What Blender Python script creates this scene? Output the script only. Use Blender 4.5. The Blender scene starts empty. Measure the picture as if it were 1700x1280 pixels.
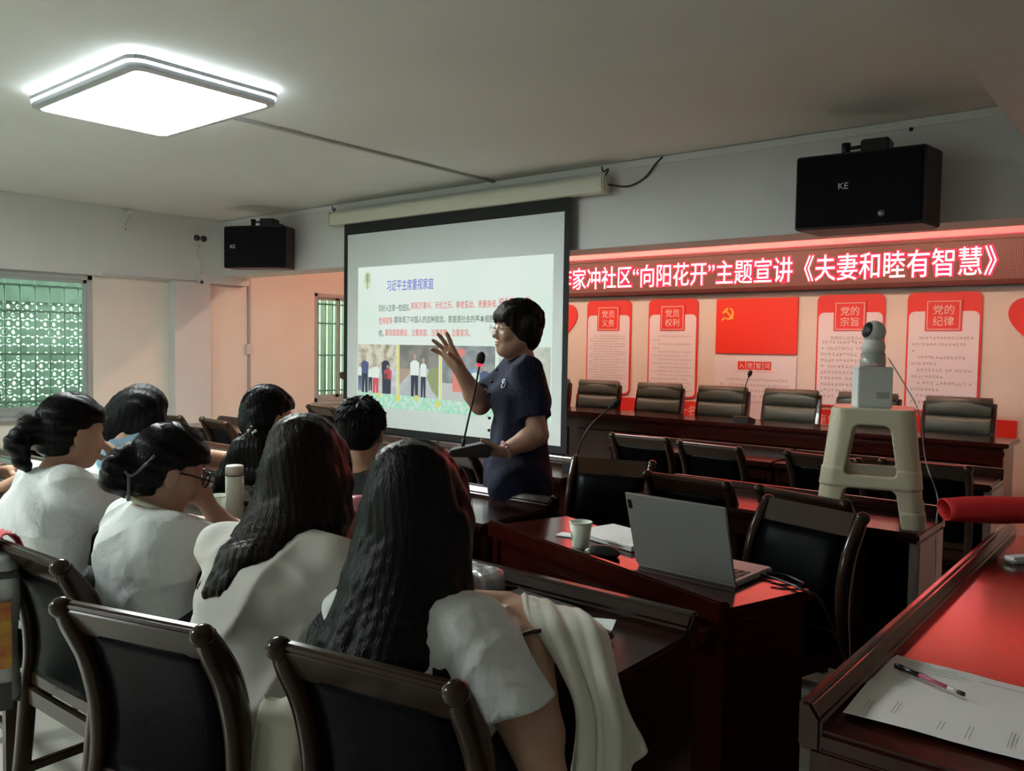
import bpy, bmesh, math, random
import numpy as np
from mathutils import Vector, Matrix, Euler
random.seed(7)
R = math.radians
SC = bpy.context.scene
COL = SC.collection

# ------------------------------------------------------------ camera
FPX = 1379.5
YAW, PITCH, ROLL = .68626, -.0489, .015285
CAM = Vector((0, 0, 1.40))
_F = Vector((-math.sin(YAW)*math.cos(PITCH), math.cos(YAW)*math.cos(PITCH), math.sin(PITCH)))
_r = Vector((math.cos(YAW), math.sin(YAW), 0)); _u = _r.cross(_F)
_R = _r*math.cos(ROLL)+_u*math.sin(ROLL); _U = _u*math.cos(ROLL)-_r*math.sin(ROLL)
cd = bpy.data.cameras.new('camera'); cam = bpy.data.objects.new('camera', cd); COL.objects.link(cam)
cd.sensor_fit = 'HORIZONTAL'; cd.sensor_width = 36; cd.lens = FPX*36/1700; cd.clip_start = .02
cam.matrix_world = Matrix(((_R.x, _U.x, -_F.x, CAM.x), (_R.y, _U.y, -_F.y, CAM.y), (_R.z, _U.z, -_F.z, CAM.z), (0, 0, 0, 1)))
SC.camera = cam

# ------------------------------------------------------------ daylight outside and exposure
wd = bpy.data.worlds.new('daylight'); SC.world = wd; wd.use_nodes = True
bg = wd.node_tree.nodes['Background']; bg.inputs[0].default_value = (.82, .95, .88, 1); bg.inputs[1].default_value = 5.0
vs = SC.view_settings
vs.view_transform = 'Standard'; vs.look = 'None'; vs.exposure = 0.0; vs.gamma = 1.0; vs.use_curve_mapping = False
LAMP_STRENGTH = 65.0
LED_STRENGTH = 8.0
SLIDE = .78
ALCOVE = 62.0

def W(px, py, d):
    """point at distance d (metres along the lens axis) seen at a photograph position; survey helper"""
    return CAM + (_F + _R*((px-850)/FPX) - _U*((py-640)/FPX))*d

# ------------------------------------------------------------ materials
MATS = {}
def lin(c):
    return tuple((x/12.92 if x <= .04045 else ((x+.055)/1.055)**2.4) for x in c)
def mat(name, col, rough=.5, metal=0., coat=0., noise=0., nscale=8., nstretch=(1, 1, 1), bump=0., bscale=60., bstretch=(1, 1, 1),
        emit=None, estr=0., trans=0., sheen=0., sss=0., spec=.5, col2=None, bdist=.004):
    if name in MATS: return MATS[name]
    m = bpy.data.materials.new(name); m.use_nodes = True; MATS[name] = m
    nt = m.node_tree; p = nt.nodes['Principled BSDF']
    p.inputs['Base Color'].default_value = (*col, 1); p.inputs['Roughness'].default_value = rough
    p.inputs['Metallic'].default_value = metal; p.inputs['Coat Weight'].default_value = coat; p.inputs['Coat Roughness'].default_value = .12
    p.inputs['Transmission Weight'].default_value = trans; p.inputs['Sheen Weight'].default_value = sheen
    p.inputs['Specular IOR Level'].default_value = spec
    if sss: p.inputs['Subsurface Weight'].default_value = sss; p.inputs['Subsurface Radius'].default_value = (.02, .008, .004); p.inputs['Subsurface Scale'].default_value = .4
    if emit: p.inputs['Emission Color'].default_value = (*emit, 1); p.inputs['Emission Strength'].default_value = estr
    tc = nt.nodes.new('ShaderNodeTexCoord')
    def tex(scale, stretch, detail=4):
        mp = nt.nodes.new('ShaderNodeMapping'); mp.inputs['Scale'].default_value = stretch
        nt.links.new(tc.outputs['Object'], mp.inputs[0])
        n = nt.nodes.new('ShaderNodeTexNoise'); n.inputs['Scale'].default_value = scale; n.inputs['Detail'].default_value = detail
        nt.links.new(mp.outputs[0], n.inputs['Vector']); return n
    if noise:
        n = tex(nscale, nstretch); mx = nt.nodes.new('ShaderNodeMix'); mx.data_type = 'RGBA'
        c2 = col2 or tuple(min(1, c*(1-noise)) for c in col)
        rp = nt.nodes.new('ShaderNodeMapRange'); rp.inputs[1].default_value = .35; rp.inputs[2].default_value = .65
        nt.links.new(n.outputs[0], rp.inputs[0]); nt.links.new(rp.outputs[0], mx.inputs[0])
        mx.inputs[6].default_value = (*col, 1); mx.inputs[7].default_value = (*c2, 1)
        nt.links.new(mx.outputs[2], p.inputs['Base Color'])
    if bump:
        n = tex(bscale, bstretch); b = nt.nodes.new('ShaderNodeBump'); b.inputs['Strength'].default_value = bump; b.inputs['Distance'].default_value = bdist
        nt.links.new(n.outputs[0], b.inputs['Height']); nt.links.new(b.outputs[0], p.inputs['Normal'])
    return m
def emat(name, col, s=1.):
    if name in MATS: return MATS[name]
    m = bpy.data.materials.new(name); m.use_nodes = True; MATS[name] = m
    nt = m.node_tree; nt.nodes.clear()
    e = nt.nodes.new('ShaderNodeEmission'); o = nt.nodes.new('ShaderNodeOutputMaterial')
    e.inputs[0].default_value = (*col, 1); e.inputs[1].default_value = s; nt.links.new(e.outputs[0], o.inputs[0]); return m
def ematn(name, c1, c2, s, scale, stretch=(1, 1, 1), lo=.4, hi=.6):
    m = emat(name, c1, s); nt = m.node_tree; e = [n for n in nt.nodes if n.type == 'EMISSION'][0]
    tc = nt.nodes.new('ShaderNodeTexCoord'); mp = nt.nodes.new('ShaderNodeMapping'); mp.inputs['Scale'].default_value = stretch
    n = nt.nodes.new('ShaderNodeTexNoise'); n.inputs['Scale'].default_value = scale; n.inputs['Detail'].default_value = 3
    rp = nt.nodes.new('ShaderNodeMapRange'); rp.inputs[1].default_value = lo; rp.inputs[2].default_value = hi
    mx = nt.nodes.new('ShaderNodeMix'); mx.data_type = 'RGBA'; mx.inputs[6].default_value = (*c1, 1); mx.inputs[7].default_value = (*c2, 1)
    nt.links.new(tc.outputs['Object'], mp.inputs[0]); nt.links.new(mp.outputs[0], n.inputs['Vector']); nt.links.new(n.outputs[0], rp.inputs[0])
    nt.links.new(rp.outputs[0], mx.inputs[0]); nt.links.new(mx.outputs[2], e.inputs[0]); return m
def glassmat(name, tint, gl=.06):
    m = bpy.data.materials.new(name); m.use_nodes = True; MATS[name] = m
    nt = m.node_tree; nt.nodes.clear()
    t = nt.nodes.new('ShaderNodeBsdfTransparent'); t.inputs[0].default_value = (*tint, 1)
    g = nt.nodes.new('ShaderNodeBsdfGlossy'); g.inputs['Roughness'].default_value = .05
    mx = nt.nodes.new('ShaderNodeMixShader'); mx.inputs[0].default_value = gl; o = nt.nodes.new('ShaderNodeOutputMaterial')
    nt.links.new(t.outputs[0], mx.inputs[1]); nt.links.new(g.outputs[0], mx.inputs[2]); nt.links.new(mx.outputs[0], o.inputs[0]); return m

WOOD = mat('mahogany', (.022, .0058, .0038), .2, coat=.25, noise=.3, nscale=3, nstretch=(1, 6, 6), spec=.4)
WOODC = mat('dark_chair_wood', (.034, .017, .010), .18, coat=.0, spec=.26, noise=.2, nscale=4)
WOODR = mat('red_brown_wood', (.034, .0045, .0032), .17, coat=.15, spec=.4, noise=.25, nscale=3, nstretch=(1, 5, 5))
LEATHER = mat('black_leather', (.0009, .0012, .0016), .36, spec=.035, bump=.25, bscale=170)
LEATHG = mat('grey_green_leather', (.075, .088, .072), .36, bump=.25, bscale=150)
WALL = mat('white_wall_paint', (.60, .615, .60), .75, noise=.05, nscale=2, bump=.03, bscale=40)
WALLC = mat('cream_wall_paint', (.72, .68, .60), .7, noise=.05, nscale=2)
CEIL = mat('ceiling_paint', (.60, .62, .58), .85, noise=.05, nscale=1.2)
FLOOR = mat('floor_tile', (.55, .54, .48), .25, noise=.12, nscale=3)
ALU = mat('aluminium', (.45, .50, .50), .35, metal=.6)
PLW = mat('white_plastic', (.62, .62, .60), .4)
PLC = mat('cream_plastic', (.62, .60, .50), .45)
BLK = mat('black_plastic', (.012, .012, .013), .35)
BLKM = mat('black_metal', (.01, .01, .01), .4, metal=.3)
SKIN = mat('skin', (.50, .29, .195), .5, noise=.12, nscale=14)
SKIN2 = mat('skin_tan', (.42, .235, .16), .5, noise=.12, nscale=14)
HAIR = mat('black_hair', (.0026, .0024, .0028), .36, spec=.13, bump=.6, bscale=26, bstretch=(9, 9, .7), noise=.5, nscale=16, nstretch=(8, 8, .6), col2=(.005, .0046, .0048))
HAIRB = mat('dark_brown_hair', (.0055, .0034, .003), .36, spec=.14, bump=.6, bscale=26, bstretch=(9, 9, .7), noise=.5, nscale=16, nstretch=(8, 8, .6), col2=(.014, .007, .005))
TEE = mat('white_cotton', (.66, .67, .66), .9, bump=.75, bscale=11, bstretch=(1, 1, .8), bdist=.03)
TEE2 = mat('cool_white_cotton', (.66, .69, .69), .9, bump=.75, bscale=11, bstretch=(1, 1, .8), bdist=.03)
PAPER = mat('paper', (.75, .76, .75), .8)
INK = mat('dark_ink', (.06, .05, .05), .8)

# ------------------------------------------------------------ mesh helpers
def tagp(o, label=None, cat=None, group=None, kind=None):
    if label: o['label'] = label
    if cat: o['category'] = cat
    if group: o['group'] = group
    if kind: o['kind'] = kind
    return o
def link(name, me, m, parent=None, loc=None, rot=None, smooth=False):
    o = bpy.data.objects.new(name, me); COL.objects.link(o)
    if m is not None:
        for mm in (m if isinstance(m, (list, tuple)) else [m]): me.materials.append(mm)
    if parent is not None: o.parent = parent
    if loc is not None: o.location = loc
    if rot is not None: o.rotation_euler = rot
    if smooth:
        me.polygons.foreach_set('use_smooth', [True]*len(me.polygons))
    return o
def empty(name, loc=(0, 0, 0), rz=0., label=None, cat=None, group=None):
    o = bpy.data.objects.new(name, None); COL.objects.link(o); o.location = loc; o.rotation_euler = (0, 0, rz); o.empty_display_size = .1
    return tagp(o, label, cat, group)
def tobm(bm, name):
    me = bpy.data.meshes.new(name); bmesh.ops.recalc_face_normals(bm, faces=bm.faces); bm.to_mesh(me); bm.free(); return me
def boxes(name, lst, m, parent=None, bev=.004, loc=None, rot=None, seg=2):
    """lst: (x0,x1,y0,y1,z0,z1) boxes joined into one mesh, edges bevelled"""
    bm = bmesh.new()
    for b in lst:
        x0, x1, y0, y1, z0, z1 = b[:6]
        r = bmesh.ops.create_cube(bm, size=1)
        for v in r['verts']:
            v.co = Vector((x0+(v.co.x+.5)*(x1-x0), y0+(v.co.y+.5)*(y1-y0), z0+(v.co.z+.5)*(z1-z0)))
    if bev: bmesh.ops.bevel(bm, geom=list(bm.edges), offset=bev, segments=seg, affect='EDGES', clamp_overlap=True)
    return link(name, tobm(bm, name), m, parent, loc, rot, smooth=False)
def box(name, b, m, parent=None, bev=.004, **k): return boxes(name, [b], m, parent, bev, **k)
def tube_bm(bm, pts, rad, n=8, cap=True):
    pts = [Vector(p) for p in pts]; rings = []
    rr = rad if isinstance(rad, (list, tuple)) else [rad]*len(pts)
    up = Vector((0, 0, 1)); last = None
    for i, p in enumerate(pts):
        t = (pts[min(i+1, len(pts)-1)]-pts[max(i-1, 0)]).normalized()
        a = last if last is not None else (Vector((1, 0, 0)) if abs(t.z) > .9 else up)
        a = (a-t*a.dot(t))
        if a.length < 1e-5: a = t.orthogonal()
        a.normalize(); b = t.cross(a); last = a
        rings.append([bm.verts.new(p+(a*math.cos(2*math.pi*j/n)+b*math.sin(2*math.pi*j/n))*rr[i]) for j in range(n)])
    for k in range(len(rings)-1):
        for j in range(n): bm.faces.new((rings[k][j], rings[k][(j+1) % n], rings[k+1][(j+1) % n], rings[k+1][j]))
    if cap: bm.faces.new(rings[0][::-1]); bm.faces.new(rings[-1])
def tube(name, pts, rad, m, parent=None, n=8, loc=None):
    bm = bmesh.new(); tube_bm(bm, pts, rad, n); return link(name, tobm(bm, name), m, parent, loc, smooth=True)
def spline(pts, n=8):
    """Catmull-Rom through points"""
    P = [Vector(p) for p in pts]; P = [P[0]*2-P[1]]+P+[P[-1]*2-P[-2]]; out = []
    for i in range(1, len(P)-2):
        for k in range(n):
            t = k/n; a, b, c, d = P[i-1:i+3]
            out.append(.5*((2*b)+(c-a)*t+(2*a-5*b+4*c-d)*t*t+(3*b-a-3*c+d)*t**3))
    out.append(P[-2]); return out
def lathe(name, prof, m, parent=None, n=24, loc=None, rot=None):
    bm = bmesh.new(); rings = []
    for r, z in prof:
        rings.append([bm.verts.new((max(r, 1e-4)*math.cos(2*math.pi*j/n), max(r, 1e-4)*math.sin(2*math.pi*j/n), z)) for j in range(n)])
    for k in range(len(rings)-1):
        for j in range(n): bm.faces.new((rings[k][j], rings[k][(j+1) % n], rings[k+1][(j+1) % n], rings[k+1][j]))
    bm.faces.new(rings[0][::-1]); bm.faces.new(rings[-1])
    return link(name, tobm(bm, name), m, parent, loc, rot, smooth=True)
def prism(name, poly, a0, a1, m, parent=None, axis='y', bev=0., loc=None, rot=None, smooth=False):
    """polygon extruded along an axis; poly pairs are (x,z) for 'y', (y,z) for 'x', (x,y) for 'z'"""
    bm = bmesh.new()
    f = {'y': lambda p, a: (p[0], a, p[1]), 'x': lambda p, a: (a, p[0], p[1]), 'z': lambda p, a: (p[0], p[1], a)}[axis]
    A = [bm.verts.new(f(p, a0)) for p in poly]; B = [bm.verts.new(f(p, a1)) for p in poly]; n = len(poly)
    bm.faces.new(A); bm.faces.new(B[::-1])
    for i in range(n): bm.faces.new((A[i], B[i], B[(i+1) % n], A[(i+1) % n]))
    bmesh.ops.recalc_face_normals(bm, faces=bm.faces)
    if bev: bmesh.ops.bevel(bm, geom=[e for e in bm.edges if e.calc_face_angle(0) > .5], offset=bev, segments=2, affect='EDGES', clamp_overlap=True)
    return link(name, tobm(bm, name), m, parent, loc, rot, smooth)
def rrect(x0, x1, z0, z1, r, n=6):
    out = []
    for cx, cz, a0 in ((x1-r, z1-r, 0), (x0+r, z1-r, 90), (x0+r, z0+r, 180), (x1-r, z0+r, 270)):
        out += [(cx+r*math.cos(R(a0+90*k/n)), cz+r*math.sin(R(a0+90*k/n))) for k in range(n+1)]
    return out
def ball(name, c, r, m, parent=None, u=14, v=10, sc=(1, 1, 1)):
    bm = bmesh.new(); bmesh.ops.create_uvsphere(bm, u_segments=u, v_segments=v, radius=r)
    for q in bm.verts: q.co = Vector((q.co.x*sc[0]+c[0], q.co.y*sc[1]+c[1], q.co.z*sc[2]+c[2]))
    return link(name, tobm(bm, name), m, parent, smooth=True)
def torus(name, c, nrm, Rr, r, m, parent=None, n=20, k=8, sx=1.):
    nrm = Vector(nrm).normalized(); a = nrm.orthogonal().normalized(); b = nrm.cross(a)
    bm = bmesh.new(); rings = []
    for i in range(n):
        t = 2*math.pi*i/n; d = a*math.cos(t)*sx+b*math.sin(t)
        rings.append([bm.verts.new(Vector(c)+d*Rr+(d.normalized()*math.cos(2*math.pi*j/k)+nrm*math.sin(2*math.pi*j/k))*r) for j in range(k)])
    for i in range(n):
        for j in range(k): bm.faces.new((rings[i][j], rings[(i+1) % n][j], rings[(i+1) % n][(j+1) % k], rings[i][(j+1) % k]))
    return link(name, tobm(bm, name), m, parent, smooth=True)
def copy_tree(o, parent=None):
    c = o.copy(); COL.objects.link(c)
    if parent is not None: c.parent = parent
    for ch in list(KIDS.get(o.name, [])):
        copy_tree(bpy.data.objects[ch], c)
    return c
KIDS = {}
def register(o):
    ks = [x for x in bpy.data.objects if x.parent == o]; KIDS[o.name] = [k.name for k in ks]
    for k in ks: register(k)

TEXTS = []
def text(name, body, size, m, parent, loc, width=None, height=None, align='CENTER', rot=(math.pi/2, 0, 0), ext=.0012, space=1., line=1., offset=0.):
    cu = bpy.data.curves.new(name, 'FONT'); cu.body = body; cu.size = size; cu.extrude = ext; cu.align_x = align; cu.align_y = 'CENTER'
    cu.space_character = space; cu.space_line = line; cu.resolution_u = 2; cu.offset = offset
    o = bpy.data.objects.new(name, cu); COL.objects.link(o); o.parent = parent; o.location = loc; o.rotation_euler = rot
    TEXTS.append((o, m, width, height)); return o
def flush_texts():
    bpy.context.view_layer.update(); dg = bpy.context.evaluated_depsgraph_get(); new = []
    for o, m, width, height in TEXTS:
        me = bpy.data.meshes.new_from_object(o.evaluated_get(dg)); new.append((o, me, m, width, height))
    for o, me, m, width, height in new:
        n = len(me.vertices); a = np.empty(n*3); me.vertices.foreach_get('co', a); a = a.reshape(-1, 3)
        if width: a[:, 0] *= width/max(1e-6, np.ptp(a[:, 0])); 
        if height: a[:, 1] *= height/max(1e-6, np.ptp(a[:, 1]))
        if width: a[:, 0] -= (a[:, 0].max()+a[:, 0].min())/2
        if height: a[:, 1] -= (a[:, 1].max()+a[:, 1].min())/2
        me.vertices.foreach_set('co', a.ravel()); me.materials.clear(); me.materials.append(m); me.update()
        nm, par, loc, rot = o.name, o.parent, o.location.copy(), o.rotation_euler.copy()
        bpy.data.objects.remove(o); q = bpy.data.objects.new(nm, me); COL.objects.link(q); q.parent = par; q.location = loc; q.rotation_euler = rot

# ------------------------------------------------------------ implicit-surface modeller (bodies, hair, cloth)
def V3(p): return np.array([p[0], p[1], p[2]], dtype=np.float64)
class Sdf:
    def __init__(s, res=.007, k=.02): s.res = res; s.k = k; s.p = []; s.post = []
    def add(s, fn, lo, hi, k=None, op='u'): s.p.append((fn, np.array(lo), np.array(hi), s.k if k is None else k, op)); return s
    def cone(s, a, b, ra, rb, k=None, op='u', cap=False, capa=False):
        a, b = V3(a), V3(b); ba = b-a; l2 = max(ba@ba, 1e-9); rr = ra-rb; a2 = l2-rr*rr; il2 = 1/l2
        if a2 <= 1e-9:
            c, r = (a, ra) if ra > rb else (b, rb)
            return s.ell(c, (r, r, r), k=k, op=op)
        L = math.sqrt(l2)
        def fn(X, Y, Z):
            px, py, pz = X-a[0], Y-a[1], Z-a[2]
            y = px*ba[0]+py*ba[1]+pz*ba[2]; z = y-l2
            qx, qy, qz = px*l2-ba[0]*y, py*l2-ba[1]*y, pz*l2-ba[2]*y
            x2 = qx*qx+qy*qy+qz*qz; y2 = y*y*l2; z2 = z*z*l2
            kk = np.sign(rr)*rr*rr*x2
            d = (np.sqrt(x2*a2*il2)+y*rr)*il2-ra
            c1 = np.sign(z)*a2*z2 > kk; c2 = np.sign(y)*a2*y2 < kk
            d = np.where(c2, np.sqrt(x2+y2)*il2-ra, d); d = np.where(c1, np.sqrt(x2+z2)*il2-rb, d)
            if cap: d = np.maximum(d, z/L)
            if capa: d = np.maximum(d, -y/L)
            return d
        r = max(ra, rb); return s.add(fn, np.minimum(a, b)-r, np.maximum(a, b)+r, k, op)
    def chain(s, pts, rad, k=None):
        for i in range(len(pts)-1): s.cone(pts[i], pts[i+1], rad[i], rad[i+1], k)
        return s
    def ell(s, c, r, M=None, k=None, op='u'):
        c = V3(c); r = np.array(r, float); A = np.eye(3) if M is None else np.array(M)   # columns are axes
        def fn(X, Y, Z):
            px, py, pz = X-c[0], Y-c[1], Z-c[2]
            u = [(px*A[0, i]+py*A[1, i]+pz*A[2, i])/r[i] for i in range(3)]
            k0 = np.sqrt(u[0]**2+u[1]**2+u[2]**2); k1 = np.sqrt((u[0]/r[0])**2+(u[1]/r[1])**2+(u[2]/r[2])**2)
            return k0*(k0-1)/np.maximum(k1, 1e-6)
        m = np.abs(A)@r; return s.add(fn, c-m, c+m, k, op)
    def box(s, c, h, M=None, rnd=.01, k=None, op='u'):
        c = V3(c); h = np.array(h, float)-rnd; A = np.eye(3) if M is None else np.array(M)
        def fn(X, Y, Z):
            px, py, pz = X-c[0], Y-c[1], Z-c[2]
            q = [np.abs(px*A[0, i]+py*A[1, i]+pz*A[2, i])-h[i] for i in range(3)]
            o = np.sqrt(sum(np.maximum(t, 0)**2 for t in q)); return o+np.minimum(np.maximum(q[0], np.maximum(q[1], q[2])), 0)-rnd
        m = np.abs(A)@(h+rnd); return s.add(fn, c-m, c+m, k, op)
    def cut(s, p, n):
        """keep what lies behind the plane through p with normal n"""
        p, n = V3(p), V3(n); n = n/np.linalg.norm(n)
        s.post.append(lambda D, X, Y, Z: np.maximum(D, (X-p[0])*n[0]+(Y-p[1])*n[1]+(Z-p[2])*n[2])); return s
    def disp(s, f): s.post.append(lambda D, X, Y, Z: D+f(X, Y, Z)); return s
    def mesh(s, name, origin=(0, 0, 0)):
        add = [p for p in s.p if p[4] == 'u']; h = s.res
        lo = np.min([p[1] for p in add], 0)-4*h-.01; hi = np.max([p[2] for p in add], 0)+4*h+.01
        n = np.ceil((hi-lo)/h).astype(int)+1
        ax = [lo[i]+h*np.arange(n[i]) for i in range(3)]; D = np.full(n, .08, dtype=np.float32)
        for fn, a, b, k, op in s.p:
            mg = k+3*h
            i0 = np.maximum(((a-mg-lo)/h).astype(int), 0); i1 = np.minimum(((b+mg-lo)/h).astype(int)+2, n)
            if np.any(i1 <= i0): continue
            sl = tuple(slice(i0[i], i1[i]) for i in range(3))
            X = ax[0][sl[0]][:, None, None]; Y = ax[1][sl[1]][None, :, None]; Z = ax[2][sl[2]][None, None, :]
            d = fn(X, Y, Z); g = D[sl]
            if op == 'u':
                if k > 0: hh = np.maximum(k-np.abs(g-d), 0)/k; D[sl] = np.minimum(g, d)-hh*hh*k*.25
                else: D[sl] = np.minimum(g, d)
            else:
                d = -d
                if k > 0: hh = np.maximum(k-np.abs(g-d), 0)/k; D[sl] = np.maximum(g, d)+hh*hh*k*.25
                else: D[sl] = np.maximum(g, d)
        X = ax[0][:, None, None]; Y = ax[1][None, :, None]; Z = ax[2][None, None, :]
        for f in s.post: D = f(D, X, Y, Z)
        D[0] = D[-1] = .08; D[:, 0] = D[:, -1] = .08; D[:, :, 0] = D[:, :, -1] = .08
        S = D < 0; c = [slice(0, -1), slice(1, None)]
        cnt = np.zeros(n-1, np.int8)
        for i in (0, 1):
            for j in (0, 1):
                for q in (0, 1): cnt += S[c[i], c[j], c[q]]
        act = (cnt > 0) & (cnt < 8); idx = np.argwhere(act); m = len(idx)
        vid = np.full(n-1, -1, np.int64); vid[act] = np.arange(m)
        P = np.zeros((m, 3)); N = np.zeros(m)
        cor = [(a, b, e) for a in (0, 1) for b in (0, 1) for e in (0, 1)]
        val = {q: D[idx[:, 0]+q[0], idx[:, 1]+q[1], idx[:, 2]+q[2]].astype(np.float64) for q in cor}
        for q in cor:
            for a in range(3):
                if q[a]: continue
                w = list(q); w[a] = 1; w = tuple(w); u, v = val[q], val[w]; mk = (u < 0) != (v < 0)
                t = np.where(mk, u/np.where(mk, u-v, 1), 0)
                for e in range(3): P[:, e] += np.where(mk, (q[e]+t) if e == a else q[e], 0)
                N += mk
        P = (idx+P/N[:, None])*h+lo-V3(origin); F = []
        for a in range(3):
            b, e = (a+1) % 3, (a+2) % 3
            s0 = [slice(None)]*3; s1 = [slice(None)]*3; s0[a] = slice(0, -1); s1[a] = slice(1, None)
            A, B = S[tuple(s0)], S[tuple(s1)]; E = np.argwhere(A != B)
            E = E[(E[:, b] > 0) & (E[:, e] > 0) & (E[:, b] < n[b]-1) & (E[:, e] < n[e]-1)]
            fl = A[tuple(E.T)]
            def cell(db, de):
                q = E.copy(); q[:, b] += db; q[:, e] += de; return vid[tuple(q.T)]
            quad = np.stack([cell(-1, -1), cell(0, -1), cell(0, 0), cell(-1, 0)], 1)
            quad[~fl] = quad[~fl][:, ::-1]; F.append(quad)
        F = np.concatenate(F); F = F[(F >= 0).all(1)]
        me = bpy.data.meshes.new(name); me.vertices.add(m); me.vertices.foreach_set('co', P.ravel())
        me.loops.add(len(F)*4); me.loops.foreach_set('vertex_index', F.ravel().astype(np.int32))
        me.polygons.add(len(F)); me.polygons.foreach_set('loop_start', np.arange(0, len(F)*4, 4, dtype=np.int32))
        me.polygons.foreach_set('use_smooth', np.ones(len(F), bool)); me.update(calc_edges=True)
        return me
def sobj(name, s, m, parent, origin=None):
    og = parent.location if parent is not None else (origin or (0, 0, 0))
    o = link(name, s.mesh(name, og), m, parent)
    if parent is None: o.location = og
    return o
# ============================================================ the room
XL, XR, YB, YW, YR, ZC = -8.67, 3.0, 5.30, 7.90, -3.5, 2.76
XW = XL-.13                       # recessed lower part of the left wall
def st(o): o['kind'] = 'structure'; return o
st(box('floor', (XW-.2, XR+.1, YR-.1, YW+.1, -.1, 0), FLOOR, bev=0))
st(box('ceiling', (XW-.2, XR+.1, YR-.1, YW+.1, ZC, ZC+.12), CEIL, bev=0))
st(box('wall_front', (XW-.2, XR+.1, YW, YW+.15, 0, ZC), WALLC, bev=0))
st(box('wall_rear', (XW-.2, XR+.1, YR-.15, YR, 0, ZC), WALL, bev=0))
st(box('wall_right', (XR, XR+.15, YR, YW, 0, ZC), WALL, bev=0))
st(box('wall_front_beam', (XL, XR, YB, YB+.36, 2.14, ZC), WALL, bev=.004))
st(box('wall_left_beam', (XW, XL, YR, YB+.36, 2.045, ZC), WALL, bev=.004))
st(box('wall_left_column', (XW, XL, 4.72, 5.16, 0, 2.05), WALL, bev=.006))
st(box('wall_right_beam', (-.66, XR, YR, YB, 2.40, ZC), WALL, bev=.004))
# left wall with three window openings: (y0, y1, z0, z1)
WIN = [(2.10, 3.90, .63, 2.045), (-2.60, .60, .63, 2.045), (6.70, 7.55, .62, 2.03)]
ys = sorted(WIN); segs = []; y = YR
for a, b, z0, z1 in ys:
    segs += [(XW-.16, XW, y, a, 0, ZC), (XW-.16, XW, a, b, 0, z0), (XW-.16, XW, a, b, z1, ZC)]; y = b
segs.append((XW-.16, XW, y, YW, 0, ZC))
st(boxes('wall_left', segs, WALLC, bev=0))
# cornice strips
st(box('trim_1', (XL, -.66, YB-.012, YB, ZC-.055, ZC-.006), PLW, bev=.003))
st(box('trim_2', (-8.6, XR, YW-.012, YW, 1.925, 1.95), PLW, bev=.003))

GLASS = glassmat('window_glass', (.80, .93, .86), .05)
def window(i, y0, y1, z0, z1, nb):
    w = st(empty('window_%d' % i, (XW-.05, (y0+y1)/2, z0)))
    h = z1-z0; L = (y1-y0)/2
    for nm, b in (('frame_top', (-.05, .05, -L, L, h-.05, h)), ('frame_bottom', (-.05, .05, -L, L, 0, .05)),
                  ('frame_side', (-.05, .05, -L, -L+.05, 0, h)), ('frame_side', (-.05, .05, L-.05, L, 0, h)), ('sill', (-.02, .16, -L-.05, L+.05, -.03, 0))):
        box(nm, b, ALU, w, bev=.004)
    for sgn, xx in ((-1, -.015), (1, .015)):
        a, b = (-L+.05, .04) if sgn < 0 else (-.04, L-.05)
        s = boxes('sash', [(xx-.012, xx+.012, a, a+.035, .05, h-.05), (xx-.012, xx+.012, b-.035, b, .05, h-.05), (xx-.012, xx+.012, a, b, .05, .09), (xx-.012, xx+.012, a, b, h-.085, h-.05)], ALU, w, bev=.003)
        box('pane', (xx-.002, xx+.002, a+.035, b-.035, .09, h-.085), GLASS, s, bev=0)
    g = boxes('grille_rail', [(-.13, -.115, -L, L, z, z+.022) for z in (.12, h*.42, h*.72, h-.14)], ALU, w, bev=.002)
    for k in range(nb):
        yy = -L+(k+.5)*2*L/nb; tube('grille_bar', [(-.122, yy, 0), (-.122, yy, h)], .009, ALU, w, n=6)
window(1, *WIN[0], 13); window(2, *WIN[1], 16); window(3, *WIN[2], 7)

# ------------------------------------------------------------ outside: block screen wall, ground, trees
GRN = mat('dark_green_ground', (.10, .14, .09), .9, noise=.4, nscale=3)  # plain dark green ground, mottled at random
st(box('ground_outside', (-22, XW-.17, -9, 14, -.3, -.12), GRN, bev=0))
SCR = mat('grey_green_concrete', (.42, .50, .45), .85, noise=.3, nscale=4)
def lattice(name, x, y0, y1, z0, z1, label):
    bm = bmesh.new(); c = .094; ny = int((y1-y0)/c); nz = int((z1-z0)/c); rnd = random.Random(3); n = 12
    for dx in (0,):
        for i in range(ny):
            for j in range(nz):
                cy, cz = y0+(i+.5)*c+(c/2 if j % 2 else 0), z0+(j+.5)*c; star = (i*3+j*5+(i*j) % 3) % 5 < 2 and dx == 0
                solid = (j % 8 == 5) or rnd.random() < .25
                sq = []
                for k in range(n):
                    t = 2*math.pi*k/n; ct, s_ = math.cos(t), math.sin(t); m = .5*c/max(abs(ct), abs(s_)); sq.append(bm.verts.new((x+dx, cy+ct*m, cz+s_*m)))
                if solid: bm.faces.new(sq); continue
                ci = [bm.verts.new((x+dx, cy+math.cos(2*math.pi*k/n)*.025, cz+math.sin(2*math.pi*k/n)*.025)) for k in range(n)]
                for k in range(n): bm.faces.new((sq[k], sq[(k+1) % n], ci[(k+1) % n], ci[k]))
                if dx == 0:
                    cb = [bm.verts.new((x-.05, v.co.y, v.co.z)) for v in ci]
                    for k in range(n): bm.faces.new((ci[k], ci[(k+1) % n], cb[(k+1) % n], cb[k]))
                if star:      # six-petal insert
                    ce = [bm.verts.new((x-.02, cy+math.cos(2*math.pi*k/12)*(.021 if k % 2 else .011), cz+math.sin(2*math.pi*k/12)*(.021 if k % 2 else .011))) for k in range(12)]
                    bm.faces.new(ce)
    o = link(name, tobm(bm, name), SCR); return tagp(o, label, 'screen wall')
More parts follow.
